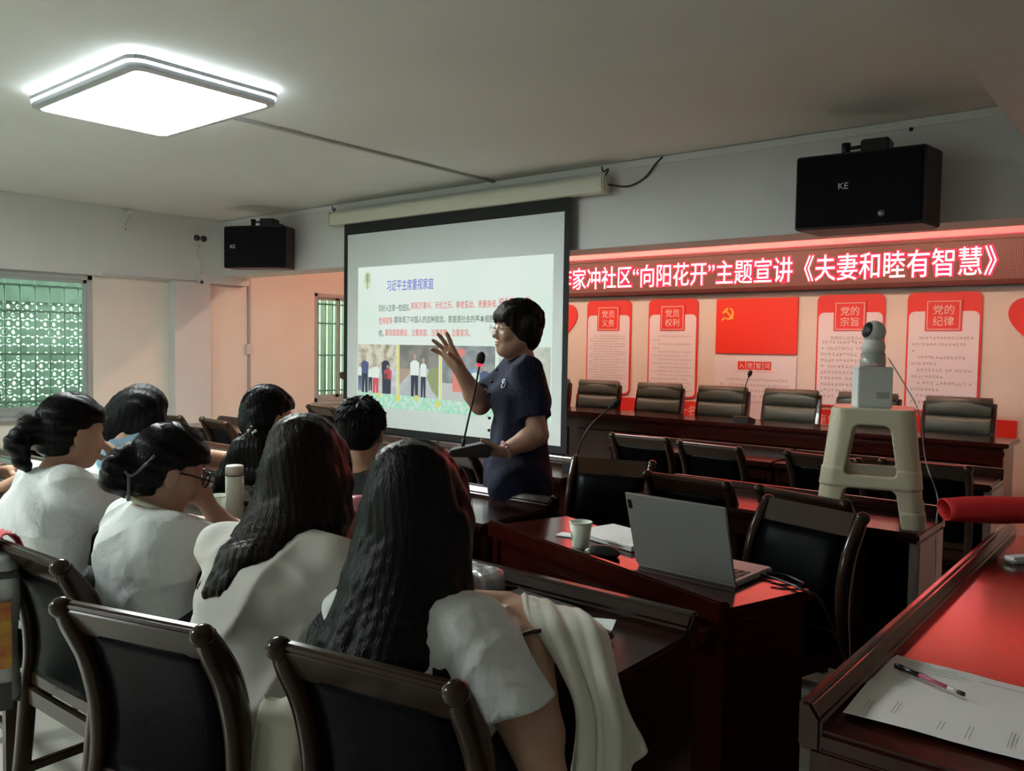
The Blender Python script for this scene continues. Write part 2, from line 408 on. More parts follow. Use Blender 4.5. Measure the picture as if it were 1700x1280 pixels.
lattice('block_screen_wall', XW-1.25, .6, 6.2, 0, 1.79, 'pale green pierced block wall with round holes outside the left window')
o = boxes('veranda_roof', [(XW-1.5, XW-.9, .4, 6.3, 2.45, 2.55), (XW-1.3, XW-1.22, .55, 6.25, 1.785, 2.45), (XW-1.3, XW-1.2, 2.3, 2.42, 0, 2.45), (XW-1.3, XW-1.2, 4.6, 4.72, 0, 2.45)], SCR, bev=.01)
tagp(o, 'grey concrete canopy over the passage outside the left window', 'canopy')
LEAF = mat('leaf_green', (.16, .28, .13), .6, noise=.5, nscale=3, col2=(.34, .46, .28)); BARK = mat('bark', (.10, .07, .05), .9)
def tree(loc, h, r, label, seed):
    rn = random.Random(seed); t = empty('tree', loc, 0, label, 'tree', 'trees outside the windows')
    tube('trunk', [(0, 0, 0), (.05, .03, h*.3), (0, .08, h*.75)], [.14, .11, .05], BARK, t)
    bm = bmesh.new()
    for _ in range(1300):
        d = Vector((rn.gauss(0, 1), rn.gauss(0, 1), rn.gauss(0, .8))).normalized()*r*rn.uniform(.35, 1); c = Vector((0, 0, h*.66))+Vector((d.x, d.y, d.z*1.1))
        a = Vector((rn.uniform(-1, 1), rn.uniform(-1, 1), rn.uniform(-1, 1))).normalized(); b = a.orthogonal().normalized(); s = rn.uniform(.09, .2)
        bm.faces.new([bm.verts.new(c+q) for q in (a*s, b*s*.45, -a*s, -b*s*.45)])
    link('crown', tobm(bm, 'crown'), LEAF, t); return t
tree((-15.5, 3.2, -.13), 3.4, 1.3, 'leafy green tree seen through the pierced wall outside the left window', 1)

t = empty('slat_fence', (XW-.75, 7.4, -.12), 0, 'pale olive upright slat fence outside the barred alcove window', 'fence')
for k in range(22): box('slat', (-.01, .01, -1.4+.125*k, -1.4+.125*k+.098, 0, 2.6), mat('olive_slat', (.34, .37, .27), .8), t, bev=0)
for z in (.5, 2.2): box('rail', (-.04, -.012, -1.45, 1.45, z, z+.06), MATS['olive_slat'], t, bev=0)

# ------------------------------------------------------------ ceiling lamp
LP = emat('lamp_panel', (.93, 1., .97), LAMP_STRENGTH); LE = emat('lamp_edge', (.85, .95, 1.), LAMP_STRENGTH*.30)
LRIM = mat('pearl_rim', (.42, .44, .47), .3, metal=.2)
def rr_prism(name, w, d, z0, z1, r, m, parent): return prism(name, rrect(-w/2, w/2, -d/2, d/2, r), z0, z1, m, parent, axis='z')
def lamp(loc, label):
    t = empty('ceiling_lamp', loc, 0, label, 'ceiling light', 'rectangular ceiling lamps')
    rr_prism('base_plate', 1.20, .80, -.012, 0, .07, LRIM, t)
    rr_prism('glow_strip', 1.215, .815, -.030, -.013, .075, LE, t)
    rr_prism('rim', 1.23, .83, -.052, -.031, .08, LRIM, t)
    rr_prism('glow_strip', 1.215, .815, -.062, -.053, .075, LE, t)
    # lower rim is a ring that holds the diffuser
    bm = bmesh.new(); o_ = rrect(-.605, .605, -.405, .405, .075); i_ = rrect(-.565, .565, -.365, .365, .045); n = len(o_)
    A = [[bm.verts.new((*p, z)) for p in q] for q, z in ((o_, -.063), (o_, -.088), (i_, -.094), (i_, -.063))]
    for a in range(4):
        for k in range(n): bm.faces.new((A[a][k], A[a][(k+1) % n], A[(a+1) % 4][(k+1) % n], A[(a+1) % 4][k]))
    link('lower_rim', tobm(bm, 'lower_rim'), LRIM, t)
    rr_prism('diffuser', 1.128, .728, -.090, -.070, .045, LP, t)
    return t
lamp((-4.47, 2.31, ZC), 'glowing white rectangular ceiling lamp with pearl rim above the seated audience')
lamp((-4.47, -1.3, ZC), 'matching rectangular ceiling lamp behind the photographer, outside the photo')

# ------------------------------------------------------------ trunking, bracket, small wall fittings
tagp(box('cable_trunking', (-4.585, -4.545, 2.70, YB, ZC-.018, ZC), mat('grey_trunking', (.36, .36, .34), .6), bev=.003), 'thin grey cable trunking across the ceiling behind the lamp', 'trunking')
t = empty('shelf_bracket', (XL, 4.18, 2.52), 0, 'small white steel angle bracket high on the left wall', 'bracket')
box('wall_plate', (0, .012, -.025, .025, -.02, .22), PLW, t, bev=.002); box('arm', (.012, .16, -.012, .012, .17, .2), PLW, t, bev=.002)
tube('brace', [(.012, 0, .04), (.03, 0, .1), (.13, 0, .175)], .006, ALU, t); ball('screw', (.014, 0, .02), .008, BLK, t)
t = empty('emergency_light', (XL, 4.99, 2.52), 0, 'small white box with two dark round lamps high by the corner', 'emergency light')
box('housing', (0, .06, -.09, .09, -.06, .06), PLW, t, bev=.015)
for s in (-1, 1):
    lathe('lamp_head', [(.0, 0), (.034, 0), (.034, .02), (.0, .022)], BLK, t, n=16, loc=(.058, s*.042, .01), rot=(0, R(90), 0))
tagp(tube('wall_cable', spline([(XL+.006, 5.02, 2.46), (XL+.006, 4.98, 2.36), (XL+.006, 5.03, 2.25), (XL+.006, 5.02, 2.13)]), .005, PLW), 'thin white cable hanging below the twin emergency light', 'cable')
t = empty('junction_box', (XL, 5.03, 2.07), 0, 'white wall socket plate at the end of the hanging cable', 'socket')
box('plate', (0, .02, -.045, .045, -.04, .06), PLW, t, bev=.004); ball('plug', (.03, 0, -.02), .018, BLK, t)
tagp(tube('wire_run', [(XL+.006, 3.95, 2.06), (XL+.006, 4.4, 2.055), (XL+.006, 5.0, 2.055)], .006, ALU), 'thin grey wire along the edge of the left wall above the window', 'cable')
t = empty('light_switch', (XW, 5.73, 1.30), 0, 'white switch box on the pink lit alcove wall', 'switch')
box('box', (0, .045, -.05, .05, -.06, .06), PLW, t, bev=.005); box('rocker', (.045, .052, -.022, .022, -.035, .035), PLC, t, bev=.003)
for z0, z1, lb in ((1.36, 2.75, 'white cable conduit running up from the switch box'), (.1, 1.24, 'white cable conduit running down from the switch box')):
    tagp(box('cable_conduit', (XW, XW+.022, 5.712, 5.748, z0, z1), MATS['grey_trunking'], bev=.004), lb, 'conduit')

# ------------------------------------------------------------ loudspeakers
SPK = mat('speaker_brown', (.022, .006, .006), .45, spec=.3); SPKG = mat('speaker_grille', (.006, .0055, .007), .8, spec=.1, bump=.6, bscale=420)
SILV = mat('silver_badge', (.6, .6, .62), .3, metal=.6)
def speaker(loc, rz, w, h, d, brk, label, curved):
    t = empty('loudspeaker', loc, rz, label, 'speaker', 'loudspeakers on the front beam')
    if curved:
        fr = [(-w/2+w*k/12, -d*.5-.05*math.sin(math.pi*k/12)) for k in range(13)]
        prism('cabinet', [(w/2, d/2)]+[(-w/2, d/2)]+[(a, b+.015) for a, b in fr], -h/2, h/2, SPK, t, axis='z')
        prism('grille', fr+[(a, b+.012) for a, b in fr[::-1]], -h/2+.006, h/2-.012, SPKG, t, axis='z')
        yb = -d*.5-.03
    else:
        prism('cabinet', [(-w/2, -d/2), (w/2, -d/2), (w/2+.05, d*.2), (w/2+.02, d/2), (-w/2+.06, d/2)], -h/2, h/2, SPK, t, axis='z', bev=.008)
        box('grille', (-w/2+.012, w/2-.012, -d/2-.012, -d/2, -h/2+.015, h/2-.012), SPKG, t, bev=.005); yb = -d/2-.012
    b = empty('bracket', (brk, .03, h/2)); b.parent = t; far = .34 if curved else .15
    box('bracket_block', (-.075, .075, -.09, .06, 0, .085), BLKM, b, bev=.008); box('bracket_arm', (-.025, .025, .05, d/2+far, .03, .07), BLKM, b, bev=.003)
    tube('hanger_rod', [(-.16, -.05, .05), (-.03, -.03, .06)], .010, BLKM, b); lathe('hanger_knob', [(0, -.04), (.022, -.04), (.026, .04), (0, .045)], BLKM, b, n=12, loc=(-.16, -.05, .04), rot=(0, 0, 0))
    return t, yb
sp, yb = speaker((-1.50, 4.98, 2.295), R(5), .68, .42, .32, .06, 'large dark brown loudspeaker hung above the red scrolling sign', False)
text('badge_lettering', 'KE', .05, SILV, sp, (-.075, yb-.001, .02))
lathe('round_badge', [(0, 0), (.019, 0), (.019, .004), (0, .005)], mat('dim_badge', (.2, .19, .19), .4, metal=.5), sp, n=20, loc=(.13, yb+.001, -.145), rot=(R(90), 0, 0))
sp2, yb = speaker((-7.42, 4.96, 2.345), R(30), .66, .42, .22, .10, 'black curved-front loudspeaker hung in the corner left of the projection screen', True)
text('badge_lettering', 'KE', .05, SILV, sp2, (-.22, yb-.006, 0))
tagp(ball('wall_plug_hole', (-1.34, YB-.004, 2.70), .013, BLK), 'tiny dark fixing hole in the beam above the large loudspeaker', 'fixing hole')

# ------------------------------------------------------------ projection screen
YS = 5.20
t = empty('projection_screen', (-5.05, YS, 2.60), 0, 'white pull-down projection screen with black border showing a lit slide', 'projection screen')
SX = 5.05
def sx(x): return x+SX
def sz(z): return z-2.60
GREY = mat('screen_fabric', (.62, .67, .66), .8)
HS = mat('cream_housing', (.62, .62, .50), .45)
prism('housing', [(-.055, -.07), (.05, -.07), (.05, .035), (.03, .055), (-.035, .055), (-.055, .03)], sx(-6.53), sx(-3.42), HS, t, axis='x', bev=.006)
for x in (-6.545, -3.405):
    c = box('end_cap', (sx(x)-.015, sx(x)+.015, -.06, .055, -.075, .06), HS, t, bev=.01)
    torus('cap_ring', (sx(x)+(.018 if x > -5 else -.018), 0, 0), (1, 0, 0), .03, .006, HS, c)
    tube('wire_stub', spline([(sx(x), 0, .05), (sx(x)+.02, .01, .10), (sx(x)-.03, .02, .09), (sx(x)-.05, .03, .13)]), .006, BLK, t, n=6)
box('black_border', (sx(-6.38), sx(-3.715), .003, .006, sz(.555), sz(2.54)), mat('black_border', (.008, .010, .010), .8), t, bev=0)
box('canvas', (sx(-6.32), sx(-3.765), -.001, .0025, sz(.62), sz(2.425)), GREY, t, bev=0)
tube('bottom_bar', [(sx(-6.40), .004, sz(.545)), (sx(-3.70), .004, sz(.545))], .016, BLKM, t)
tagp(tube('power_cable', spline([(-3.39, 5.22, 2.59), (-3.25, 5.27, 2.57), (-3.12, 5.285, 2.62), (-3.04, 5.285, 2.70), (-2.98, 5.285, 2.75)]), .007, BLK), 'thin dark cable looping from the screen housing to the ceiling', 'cable')
# the slide: lit picture on the canvas, x from -6.165 to -3.862, z from .82 to 2.108
sl = box('slide', (sx(-6.165), sx(-3.862), -.0025, -.0012, sz(.80), sz(2.108)), ematn('slide_white', (.80*SLIDE*1.1, .95*SLIDE*1.1, .84*SLIDE*1.1), (.86*SLIDE*1.1, .96*SLIDE*1.1, .90*SLIDE*1.1), 1., 1.2), t, bev=0)
def fl(name, polys, y, m, par=None):
    """flat printed shapes (x,z in room metres) as one mesh"""
    bm = bmesh.new()
    for p in polys:
        bm.faces.new([bm.verts.new((sx(a), y, sz(b))) for a, b in p])
    me = bpy.data.meshes.new(name); bm.to_mesh(me); bm.free(); return link(name, me, m, par or sl)
def rc(x0, x1, z0, z1): return [(x0, z0), (x1, z0), (x1, z1), (x0, z1)]
def figure(x, z0, h, w):
    """standing person outline: (head, torso, legs) polygons"""
    hd = [(x+.05*h*math.cos(k*.7), z0+h*.93+.065*h*math.sin(k*.7)) for k in range(9)]
    to = [(x-w*.5, z0+h*.52), (x-w*.55, z0+h*.80), (x-w*.2, z0+h*.86), (x+w*.2, z0+h*.86), (x+w*.55, z0+h*.80), (x+w*.5, z0+h*.52)]
    le = [(x-w*.42, z0), (x-w*.45, z0+h*.53), (x+w*.45, z0+h*.53), (x+w*.42, z0), (x+w*.1, z0), (x, z0+h*.4), (x-w*.1, z0)]
    return hd, to, le
def se(name, c, k=1.): return emat('slide_'+name, tuple(v*SLIDE*k for v in c), 1.)
YP = -.0030
text('slide_title', '习近平主席重视家庭', .105, se('blue', (.22, .28, .80)), sl, (sx(-5.46), YP, sz(1.925)), width=.60, height=.10, ext=.0002, offset=.001)
BKT, RDT = se('text_grey', (.22, .34, .26)), se('text_red', (.95, .30, .27))
for x0, x1, zc, s_, m_ in ((-5.87, -5.45, 1.720, '扣好人生第一粒纽扣，', BKT), (-5.44, -4.42, 1.735, '家和万事兴、天伦之乐、尊老爱幼、贤妻良母、', RDT), (-4.41, -4.08, 1.750, '相夫教子、勤', RDT),
                           (-5.87, -5.68, 1.605, '俭持家等', RDT), (-5.66, -4.44, 1.612, '都体现了中国人的这种观念。家庭是社会的基本细胞，', BKT), (-4.43, -4.05, 1.62, '是人生的学', BKT),
                           (-5.87, -5.80, 1.490, '校。', BKT), (-5.78, -4.72, 1.495, '重视家庭建设，注重家庭、注重家教、注重家风。', RDT)):
    text('slide_line', s_, .07, m_, sl, (sx((x0+x1)/2), YP, sz(zc)), width=x1-x0, height=.066, ext=.0002, offset=.0008)
# corner emblem of an ear of grain, then the three photographs and the flower border
fl('corner_emblem', [[(-6.03+.05*math.cos(k*.52), 1.985+.085*math.sin(k*.52)) for k in range(12)]], YP, se('pale_yellow', (.80, .90, .62)))
fl('corner_grain', [rc(-6.035, -6.025, 1.90, 2.05)]+[[(-6.03, 1.96+.02*k), (-6.03+s*.04, 1.99+.02*k), (-6.03, 1.975+.02*k)] for k in range(4) for s in (-1, 1)], YP-.0003, se('olive', (.30, .40, .22)))
fl('photo_family', [rc(-6.16, -5.62, .90, 1.385)], YP, ematn('slide_ph1', (.74*SLIDE, .80*SLIDE, .82*SLIDE), (.62*SLIDE, .66*SLIDE, .60*SLIDE), 1., 5, (1, 1, 2)))
fl('photo_foliage', [rc(-6.16, -5.62, 1.15, 1.385)], YP-.0002, ematn('slide_ph1b', (.85*SLIDE, .83*SLIDE, .66*SLIDE), (.30*SLIDE, .32*SLIDE, .20*SLIDE), 1., 12, (1, 1, 1), .45, .7))
fl('photo_couple', [rc(-5.585, -5.085, .89, 1.385)], YP, ematn('slide_ph2', (.24*SLIDE, .25*SLIDE, .22*SLIDE), (.36*SLIDE, .37*SLIDE, .32*SLIDE), 1., 6))
fl('photo_couple_path', [[(-5.585, .89), (-5.085, .89), (-5.085, 1.04), (-5.22, 1.18), (-5.42, 1.18), (-5.585, 1.02)]], YP-.0002, ematn('slide_ph2b', (.66*SLIDE, .70*SLIDE, .70*SLIDE), (.55*SLIDE, .60*SLIDE, .60*SLIDE), 1., 4))
fl('photo_couple_lawn', [[(-5.085, .92), (-5.085, 1.20), (-5.20, 1.17), (-5.23, 1.10), (-5.17, .99)]], YP-.0003, se('lawn', (.38, .46, .24)))
fl('photo_couple_bank', [[(-5.585, 1.02), (-5.46, 1.12), (-5.44, 1.17), (-5.585, 1.17)]], YP-.0003, se('bank', (.55, .44, .34)))
fl('photo_street', [rc(-5.045, -4.44, .89, 1.385)], YP, ematn('slide_ph3', (.28*SLIDE, .32*SLIDE, .32*SLIDE), (.42*SLIDE, .47*SLIDE, .46*SLIDE), 1., 8))
fl('photo_street_ground', [rc(-5.045, -4.44, .89, 1.06)], YP-.0002, se('pavement', (.66, .70, .66)))
fl('photo_street_red', [rc(-4.92, -4.80, .99, 1.20), [(-4.82+.045*math.cos(k*.6), 1.33+.035*math.sin(k*.6)) for k in range(11)]], YP-.0003, se('coral', (.90, .34, .26)))
fl('photo_street_blue', [rc(-4.77, -4.63, 1.06, 1.19)], YP-.0003, se('sky', (.22, .50, .80)))
fl('photo_garden', [rc(-4.40, -3.87, .90, 1.385)], YP, ematn('slide_ph4', (.56*SLIDE, .66*SLIDE, .52*SLIDE), (.80*SLIDE, .82*SLIDE, .74*SLIDE), 1., 9))
SKS = se('skin', (.62, .45, .36))
def people(parts, par_y):
    for x, z0, h, w, ct, cl in parts:
        hd, to, le = figure(x, z0, h, w); nm = 'printed_figure'
        fl(nm, [to], par_y, ct); fl(nm, [le], par_y, cl); fl(nm, [hd], par_y-.0002, SKS)
NV, WH, RD, DK = se('navy', (.13, .17, .30)), se('white', (.86, .88, .88)), se('red', (.80, .14, .16)), se('dark', (.07, .09, .12))
people([(-6.13, .95, .26, .05, WH, NV), (-6.06, .92, .36, .10, NV, DK), (-5.98, .95, .24, .06, WH, DK), (-5.905, .91, .31, .09, WH, RD), (-5.77, .92, .37, .10, DK, DK), (-5.74, .92, .28, .10, RD, DK)], YP-.0004)
people([(-5.385, .905, .40, .105, WH, DK), (-5.275, .915, .36, .07, WH, DK)], YP-.0005)
people([(-4.66, .93, .27, .09, WH, NV), (-4.55, .92, .30, .10, NV, DK)], YP-.0005)
fl('flower_border', [[(-6.155, .80), (-3.87, .80), (-3.87, .90), (-4.4, .905), (-5.1, .915), (-5.6, .93), (-6.155, .93)]], YP-.0006, ematn('slide_grass', (.42*SLIDE, .90*SLIDE, .62*SLIDE), (.75*SLIDE, .96*SLIDE, .84*SLIDE), 1., 26))
for a_, b_, r_ in ((-5.60, .90, .032), (-5.36, .91, .028), (-5.09, .87, .030), (-5.86, .915, .025), (-4.7, .88, .03), (-4.3, .87, .028)):
    fl('printed_flower', [[(a_+r_*math.cos(k*.63), b_+r_*math.sin(k*.63)) for k in range(10)]], YP-.0008, se('yellow', (.90, .86, .20)))
for q in (rc(-5.61, -5.59, .93, 1.385), rc(-5.07, -5.055, .9, 1.385)): fl('printed_stem', [q], YP-.0008, se('yellow', (.90, .86, .20)))

# ------------------------------------------------------------ the red scrolling LED sign on the front wall
LEDP = mat('led_panel', (.045, .010, .008), .45)
nt = LEDP.node_tree; p = nt.nodes['Principled BSDF']; tc = nt.nodes.new('ShaderNodeTexCoord'); ch = nt.nodes.new('ShaderNodeTexVoronoi'); ch.inputs['Scale'].default_value = 1/.012; ch.inputs['Randomness'].default_value = 0
nt.links.new(tc.outputs['Object'], ch.inputs['Vector']); rp = nt.nodes.new('ShaderNodeMapRange'); rp.inputs[1].default_value = .25; rp.inputs[2].default_value = .45; rp.inputs[3].default_value = 1; rp.inputs[4].default_value = 0
mx = nt.nodes.new('ShaderNodeMix'); mx.data_type = 'RGBA'; mx.inputs[6].default_value = (.03, .008, .006, 1); mx.inputs[7].default_value = (.24, .09, .06, 1)
nt.links.new(ch.outputs['Distance'], rp.inputs[0]); nt.links.new(rp.outputs[0], mx.inputs[0]); nt.links.new(mx.outputs[2], p.inputs['Base Color'])
nt.links.new(mx.outputs[2], p.inputs['Emission Color']); p.inputs['Emission Strength'].default_value = .55
FRM = mat('sign_frame', (.10, .022, .016), .3, metal=.4)
t = empty('led_sign', (-2.6, YW-.001, 2.16), 0, 'long red scrolling LED sign with glowing Chinese lettering above the posters', 'LED sign')
X0, X1 = -4.9, 3.4
box('case', (X0, X1, -.10, 0, -.205, .205), FRM, t, bev=.008)
box('frame_top', (X0, X1, -.12, -.10, .165, .205), FRM, t, bev=.005); box('frame_bottom', (X0, X1, -.12, -.10, -.205, -.165), FRM, t, bev=.005)
box('led_panel', (X0+.02, X1-.02, -.108, -.1, -.165, .165), LEDP, t, bev=0)
BODY = '李家冲社区“向阳花开”主题宣讲《夫妻和睦有智慧》'
text('led_glow', BODY, .2, emat('led_red', (1., .012, .03), LED_STRENGTH*.55), t, (-.895, -.1095, -.005), width=4.46, height=.262, ext=.0006, offset=.010)
text('led_lettering', BODY, .2, emat('led_pink', (1., .30, .30), LED_STRENGTH*.9), t, (-.895, -.1125, -.005), width=4.43, height=.24, ext=.0006)
box('red_light_strip', (X0, X1, -.07, -.006, .2055, .2125), emat('red_strip', (1., .0008, .006), LED_STRENGTH*6), t, bev=0)

# alcove ceiling tube behind the beam; the short one is added to brighten posters
for xc, hl, lb in ((-5.3, 2.6, 'long pinkish tube light on the alcove ceiling behind the projection screen'), (-1.75, .85, 'added short pinkish tube light, unseen behind the large loudspeaker, brightening the right-hand posters')):
    t = empty('alcove_tube_light', (xc, 6.35, ZC), 0, lb, 'tube light', 'alcove tube lights')
    box('fitting', (-hl, hl, -.05, .05, -.10, 0), PLW, t, bev=.004); tube('tube', [(-hl+.05, 0, -.13), (hl-.05, 0, -.13)], .02, emat('pink_tube', (1., .66, .50), ALCOVE), t, 10)
# ------------------------------------------------------------ posters on the front wall
PRED = mat('poster_red', (.72, .035, .025), .45); PWH = mat('poster_white', (.76, .72, .74), .5); PGR = mat('poster_grey_text', (.36, .29, .29), .7)
CRM = mat('poster_cream_letter', (.80, .66, .58), .5)
def glyph_rows(name, par, x0, x1, rows, h, y, m, seed, indent=()):
    """rows of small print, too small to read: blocks of short strokes"""
    rn = random.Random(seed); bm = bmesh.new()
    for i, (z, a, b) in enumerate(rows):
        x = x0+a*(x1-x0); xe = x0+b*(x1-x0)
        while x < xe-h*.8:
            w = h*.85
            for _ in range(4):
                if rn.random() < .5: q = (x, x+w, *(lambda c: (c-h*.05, c+h*.05))(z+rn.uniform(-.45, .45)*h))
                else: q = (*(lambda c: (c-h*.05, c+h*.05))(x+rn.uniform(.1, .9)*w), z-h*.45, z+h*.45)
                bm.faces.new([bm.verts.new((u, y, v)) for u, v in ((q[0], q[2]), (q[1], q[2]), (q[1], q[3]), (q[0], q[3]))])
            x += h*(1.12 if rn.random() > .08 else 1.9)
    me = bpy.data.meshes.new(name); bm.to_mesh(me); bm.free(); q = link(name, me, m, par); q['kind'] = 'stuff'; return q
def poster(x0, x1, title, label, rows, gh, seed, first=None):
    cx = (x0+x1)/2; w = x1-x0; t = empty('wall_poster', (cx, YW, .87), 0, label, 'poster', 'red and white wall posters'); H = 1.04; h = w/2
    prism('board', rrect(-h, h, 0, H, .06), -.018, 0, PRED, t, axis='y')
    prism('text_panel', rrect(-h+.016, h-.016, .016, H-.165, .05), -.021, -.0182, PWH, t, axis='y')
    tb = box('title_block', (-.145, .145, -.028, -.018, H-.335, H-.065), PRED, t, bev=.002)
    for nm, b in (('title_frame', (-.13, .13, H-.083, H-.077)), ('title_frame', (-.13, .13, H-.323, H-.317)), ('title_frame', (-.13, -.124, H-.323, H-.077)), ('title_frame', (.124, .13, H-.323, H-.077))):
        box(nm, (b[0], b[1], -.0295, -.028, b[2], b[3]), CRM, tb, bev=0)
    for k in (0, 1): text('title_lettering', title[k], .1, CRM, tb, (0, -.029, H-.152-.098*k), width=.165, height=.082, ext=.0006, offset=0.)
    glyph_rows('small_print', t, -h+.05, h-.05, rows, gh, -.0218, PGR, seed)
    if first: text('small_print_lettering', first, gh*1.15, PGR, t, (.03, -.0218, H-.40), width=.40, height=gh*1.1, ext=.0003)
    return t
rw = lambda n, z0, dz, f: [(z0-dz*i, *(f(i))) for i in range(n)]
poster(-5.365, -4.785, ('党员', '义务'), 'narrow red and white poster nearest the projection screen', rw(21, .645, .029, lambda i: (.10 if i % 3 == 0 else 0, 1 if i % 3 != 2 else .8)), .016, 11)
poster(-4.565, -3.985, ('党员', '权利'), 'red and white poster just left of the plain red flag board', rw(15, .645, .041, lambda i: (.16 if i % 2 == 0 else 0, 1 if i % 2 == 0 else (.2 if i < 4 else .9))), .018, 12)
poster(-2.757, -2.155, ('党的', '宗旨'), 'red and white poster just right of the red flag board behind the camera box', rw(10, .60, .056, lambda i: (0, .98 if i < 9 else .30)), .030, 13, '坚持全心全意为人民服务')
poster(-1.968, -1.384, ('党的', '纪律'), 'red and white poster furthest right with numbered lines of print', rw(11, .645, .056, lambda i: (.10 if i in (0, 3, 5, 7, 9) else 0, (1, .9, .1, .9, .45, 1, .55, 1, .5, 1, .45)[i])), .026, 14)
# red flag board and oath panel
t = empty('flag_board', (-3.36, YW-.002, 1.347), 0, 'plain bright red flag board with a golden emblem in the middle of the front wall', 'flag board')
box('board', (-.42, .42, -.02, 0, 0, .55), mat('flag_red', (.80, .032, .010), .45), t, bev=.003)
GOLD = mat('emblem_gold', (.85, .50, .06), .4)
# hammer and sickle emblem drawn as flat raised shapes
ex, ez = -.29, .40
arc = [(ex+.005+.058*math.cos(R(a)), ez+.062*math.sin(R(a))) for a in range(70, -125, -13)]; inn = [(ex-.008+.050*math.cos(R(a)), ez+.006+.050*math.sin(R(a))) for a in range(-118, 76, 13)]
em = prism('emblem', arc+inn, -.0235, -.0202, GOLD, t, axis='y')
prism('emblem_sickle_handle', [(ex-.022, ez-.044), (ex-.060, ez-.072), (ex-.070, ez-.058), (ex-.032, ez-.030)], -.0235, -.0202, GOLD, t, axis='y')
prism('emblem_hammer_handle', [(ex-.030, ez+.026), (ex+.052, ez-.060), (ex+.062, ez-.050), (ex-.018, ez+.038)], -.025, -.0202, GOLD, t, axis='y')
prism('emblem_hammer_head', [(ex-.064, ez+.010), (ex-.018, ez+.056), (ex+.010, ez+.052), (ex-.042, ez+.000)], -.025, -.0202, GOLD, t, axis='y')
t = empty('oath_panel', (-3.36, YW-.002, .70), 0, 'white printed panel under the red flag board with four red title squares', 'poster')
box('board', (-.42, .42, -.016, 0, 0, .62), PWH, t, bev=.003)
for k, ch_ in enumerate('入党誓词'):
    sq = box('title_square', (-.172+.088*k, -.092+.088*k, -.020, -.016, .49, .572), PRED, t, bev=0)
    text('title_lettering', ch_, .06, CRM, sq, (-.132+.088*k, -.0205, .531), width=.055, height=.055, ext=.0005, offset=0.)
box('rule', (-.2, .2, -.0175, -.016, .468, .471), PRED, t, bev=0)
glyph_rows('small_print', t, -.36, .36, [(.39, .1, 1), (.335, 0, 1), (.28, 0, 1), (.225, 0, 1), (.17, 0, .7)], .027, -.0168, PGR, 15)
t = empty('slogan_strip', (-3.3, YW-.002, .66), 0, 'red slogan strip low on the front wall behind the leather chairs', 'banner')
box('strip', (-2.2, 2.2, -.014, 0, 0, .18), PRED, t, bev=.002)
text('slogan_lettering', '一名党员一面旗帜一个支部一座堡垒', .11, CRM, t, (.0, -.0146, .085), width=1.76, height=.10, ext=.0005, offset=0.)
def heart(loc, label):
    pts = []
    for k in range(40):
        a = 2*math.pi*k/40; pts.append((.16*math.sin(a)**3*1.35, .0125*(13*math.cos(a)-5*math.cos(2*a)-2*math.cos(3*a)-math.cos(4*a))*1.25))
    tagp(prism('wall_heart', pts, -.02, 0, PRED, None, axis='y', loc=loc), label, 'wall decoration', 'red heart boards')
heart((-5.72, YW, 1.69), 'red heart shaped board half hidden behind the projection screen edge'); heart((-.98, YW, 1.66), 'red heart shaped board at the far right of the front wall')
# ============================================================ desks
def desk(x, y, rz, L, D, label, wood=WOOD, z=.75, ridge=.045, group='dark wood conference desks', end=None, lw=.045):
    """origin at floor centre; local +y is the front with the raised ledge, sitters are at -y"""
    t = empty('conference_desk', (x, y, 0), rz, label, 'desk', group); h = L/2
    box('desk_top', (-h, h, -D/2, D/2-lw+.008, z-.035, z), wood, t, bev=.008)
    prism('front_ledge', [(D/2-lw, z-.04), (D/2+.01, z-.04), (D/2+.01, z+ridge), (D/2+.01-lw*.7, z+ridge), (D/2-lw, z+ridge*.4)], -h, h, wood, t, axis='x', bev=.006)
    fp = box('front_panel', (-h+.035, h-.035, D/2-.05, D/2-.022, .06, z-.04), wood, t, bev=.003)
    box('front_moulding', (-h+.06, h-.06, D/2-.024, D/2-.006, z-.11, z-.07), wood, fp, bev=.006)
    for s in (-1, 1):
        box('side_panel', (s*(h-.02)-.018, s*(h-.02)+.018, -D/2+.03, D/2-.01, 0, z-.035), end[1] if (end and s == end[0]) else wood, t, bev=.004)
    box('shelf', (-h+.04, h-.04, -D/2+.09, D/2-.05, z-.20, z-.182), wood, t, bev=.002)
    box('apron', (-h+.04, h-.04, -D/2+.03, -D/2+.05, z-.11, z-.035), wood, t, bev=.003)
    return t
PALE = mat('pale_end_panel', (.52, .45, .42), .35)
yn = (1.345+1.725)/2
desk(-.852-.70, yn, 0, 1.40, .38, 'dark desk nearest the camera, right end with notebook and draped jacket')
desk(-.852-2.11, yn, 0, 1.40, .38, 'dark desk in front of the girls with the cream flask on it')
desk(-.852-3.52, yn, 0, 1.40, .38, 'dark desk at the left edge of the photo under the open papers')
ym = (2.235+2.68)/2
desk(-1.96-.70, ym, 0, 1.40, .44, 'dark desk reflecting the lit slide just behind the standing woman')
desk(-1.96-2.11, ym, 0, 1.40, .44, 'dark desk in front of the girl with the ponytail')
desk(-1.96-3.52, ym, 0, 1.40, .44, 'dark desk in front of the slumped girl in the blue shirt')
y1 = (3.29+3.68)/2
desk(-2.36-.615, y1, 0, 1.22, .40, 'dark desk directly behind the standing woman below the screen')
desk(-2.36-1.845, y1, 0, 1.22, .40, 'dark desk below the left part of the projection screen')
desk(-2.36-3.075, y1, 0, 1.22, .40, 'dark desk whose free end shows beside the left corner column')
desk(-.725-.59, 3.370, 0, 1.18, .40, 'dark desk with pale end panel carrying the plastic stool', end=(1, PALE))
desk(-.735-.55, 4.78, 0, 1.10, .36, 'dark desk with pale end panel just before the right end of the head table', end=(1, PALE))
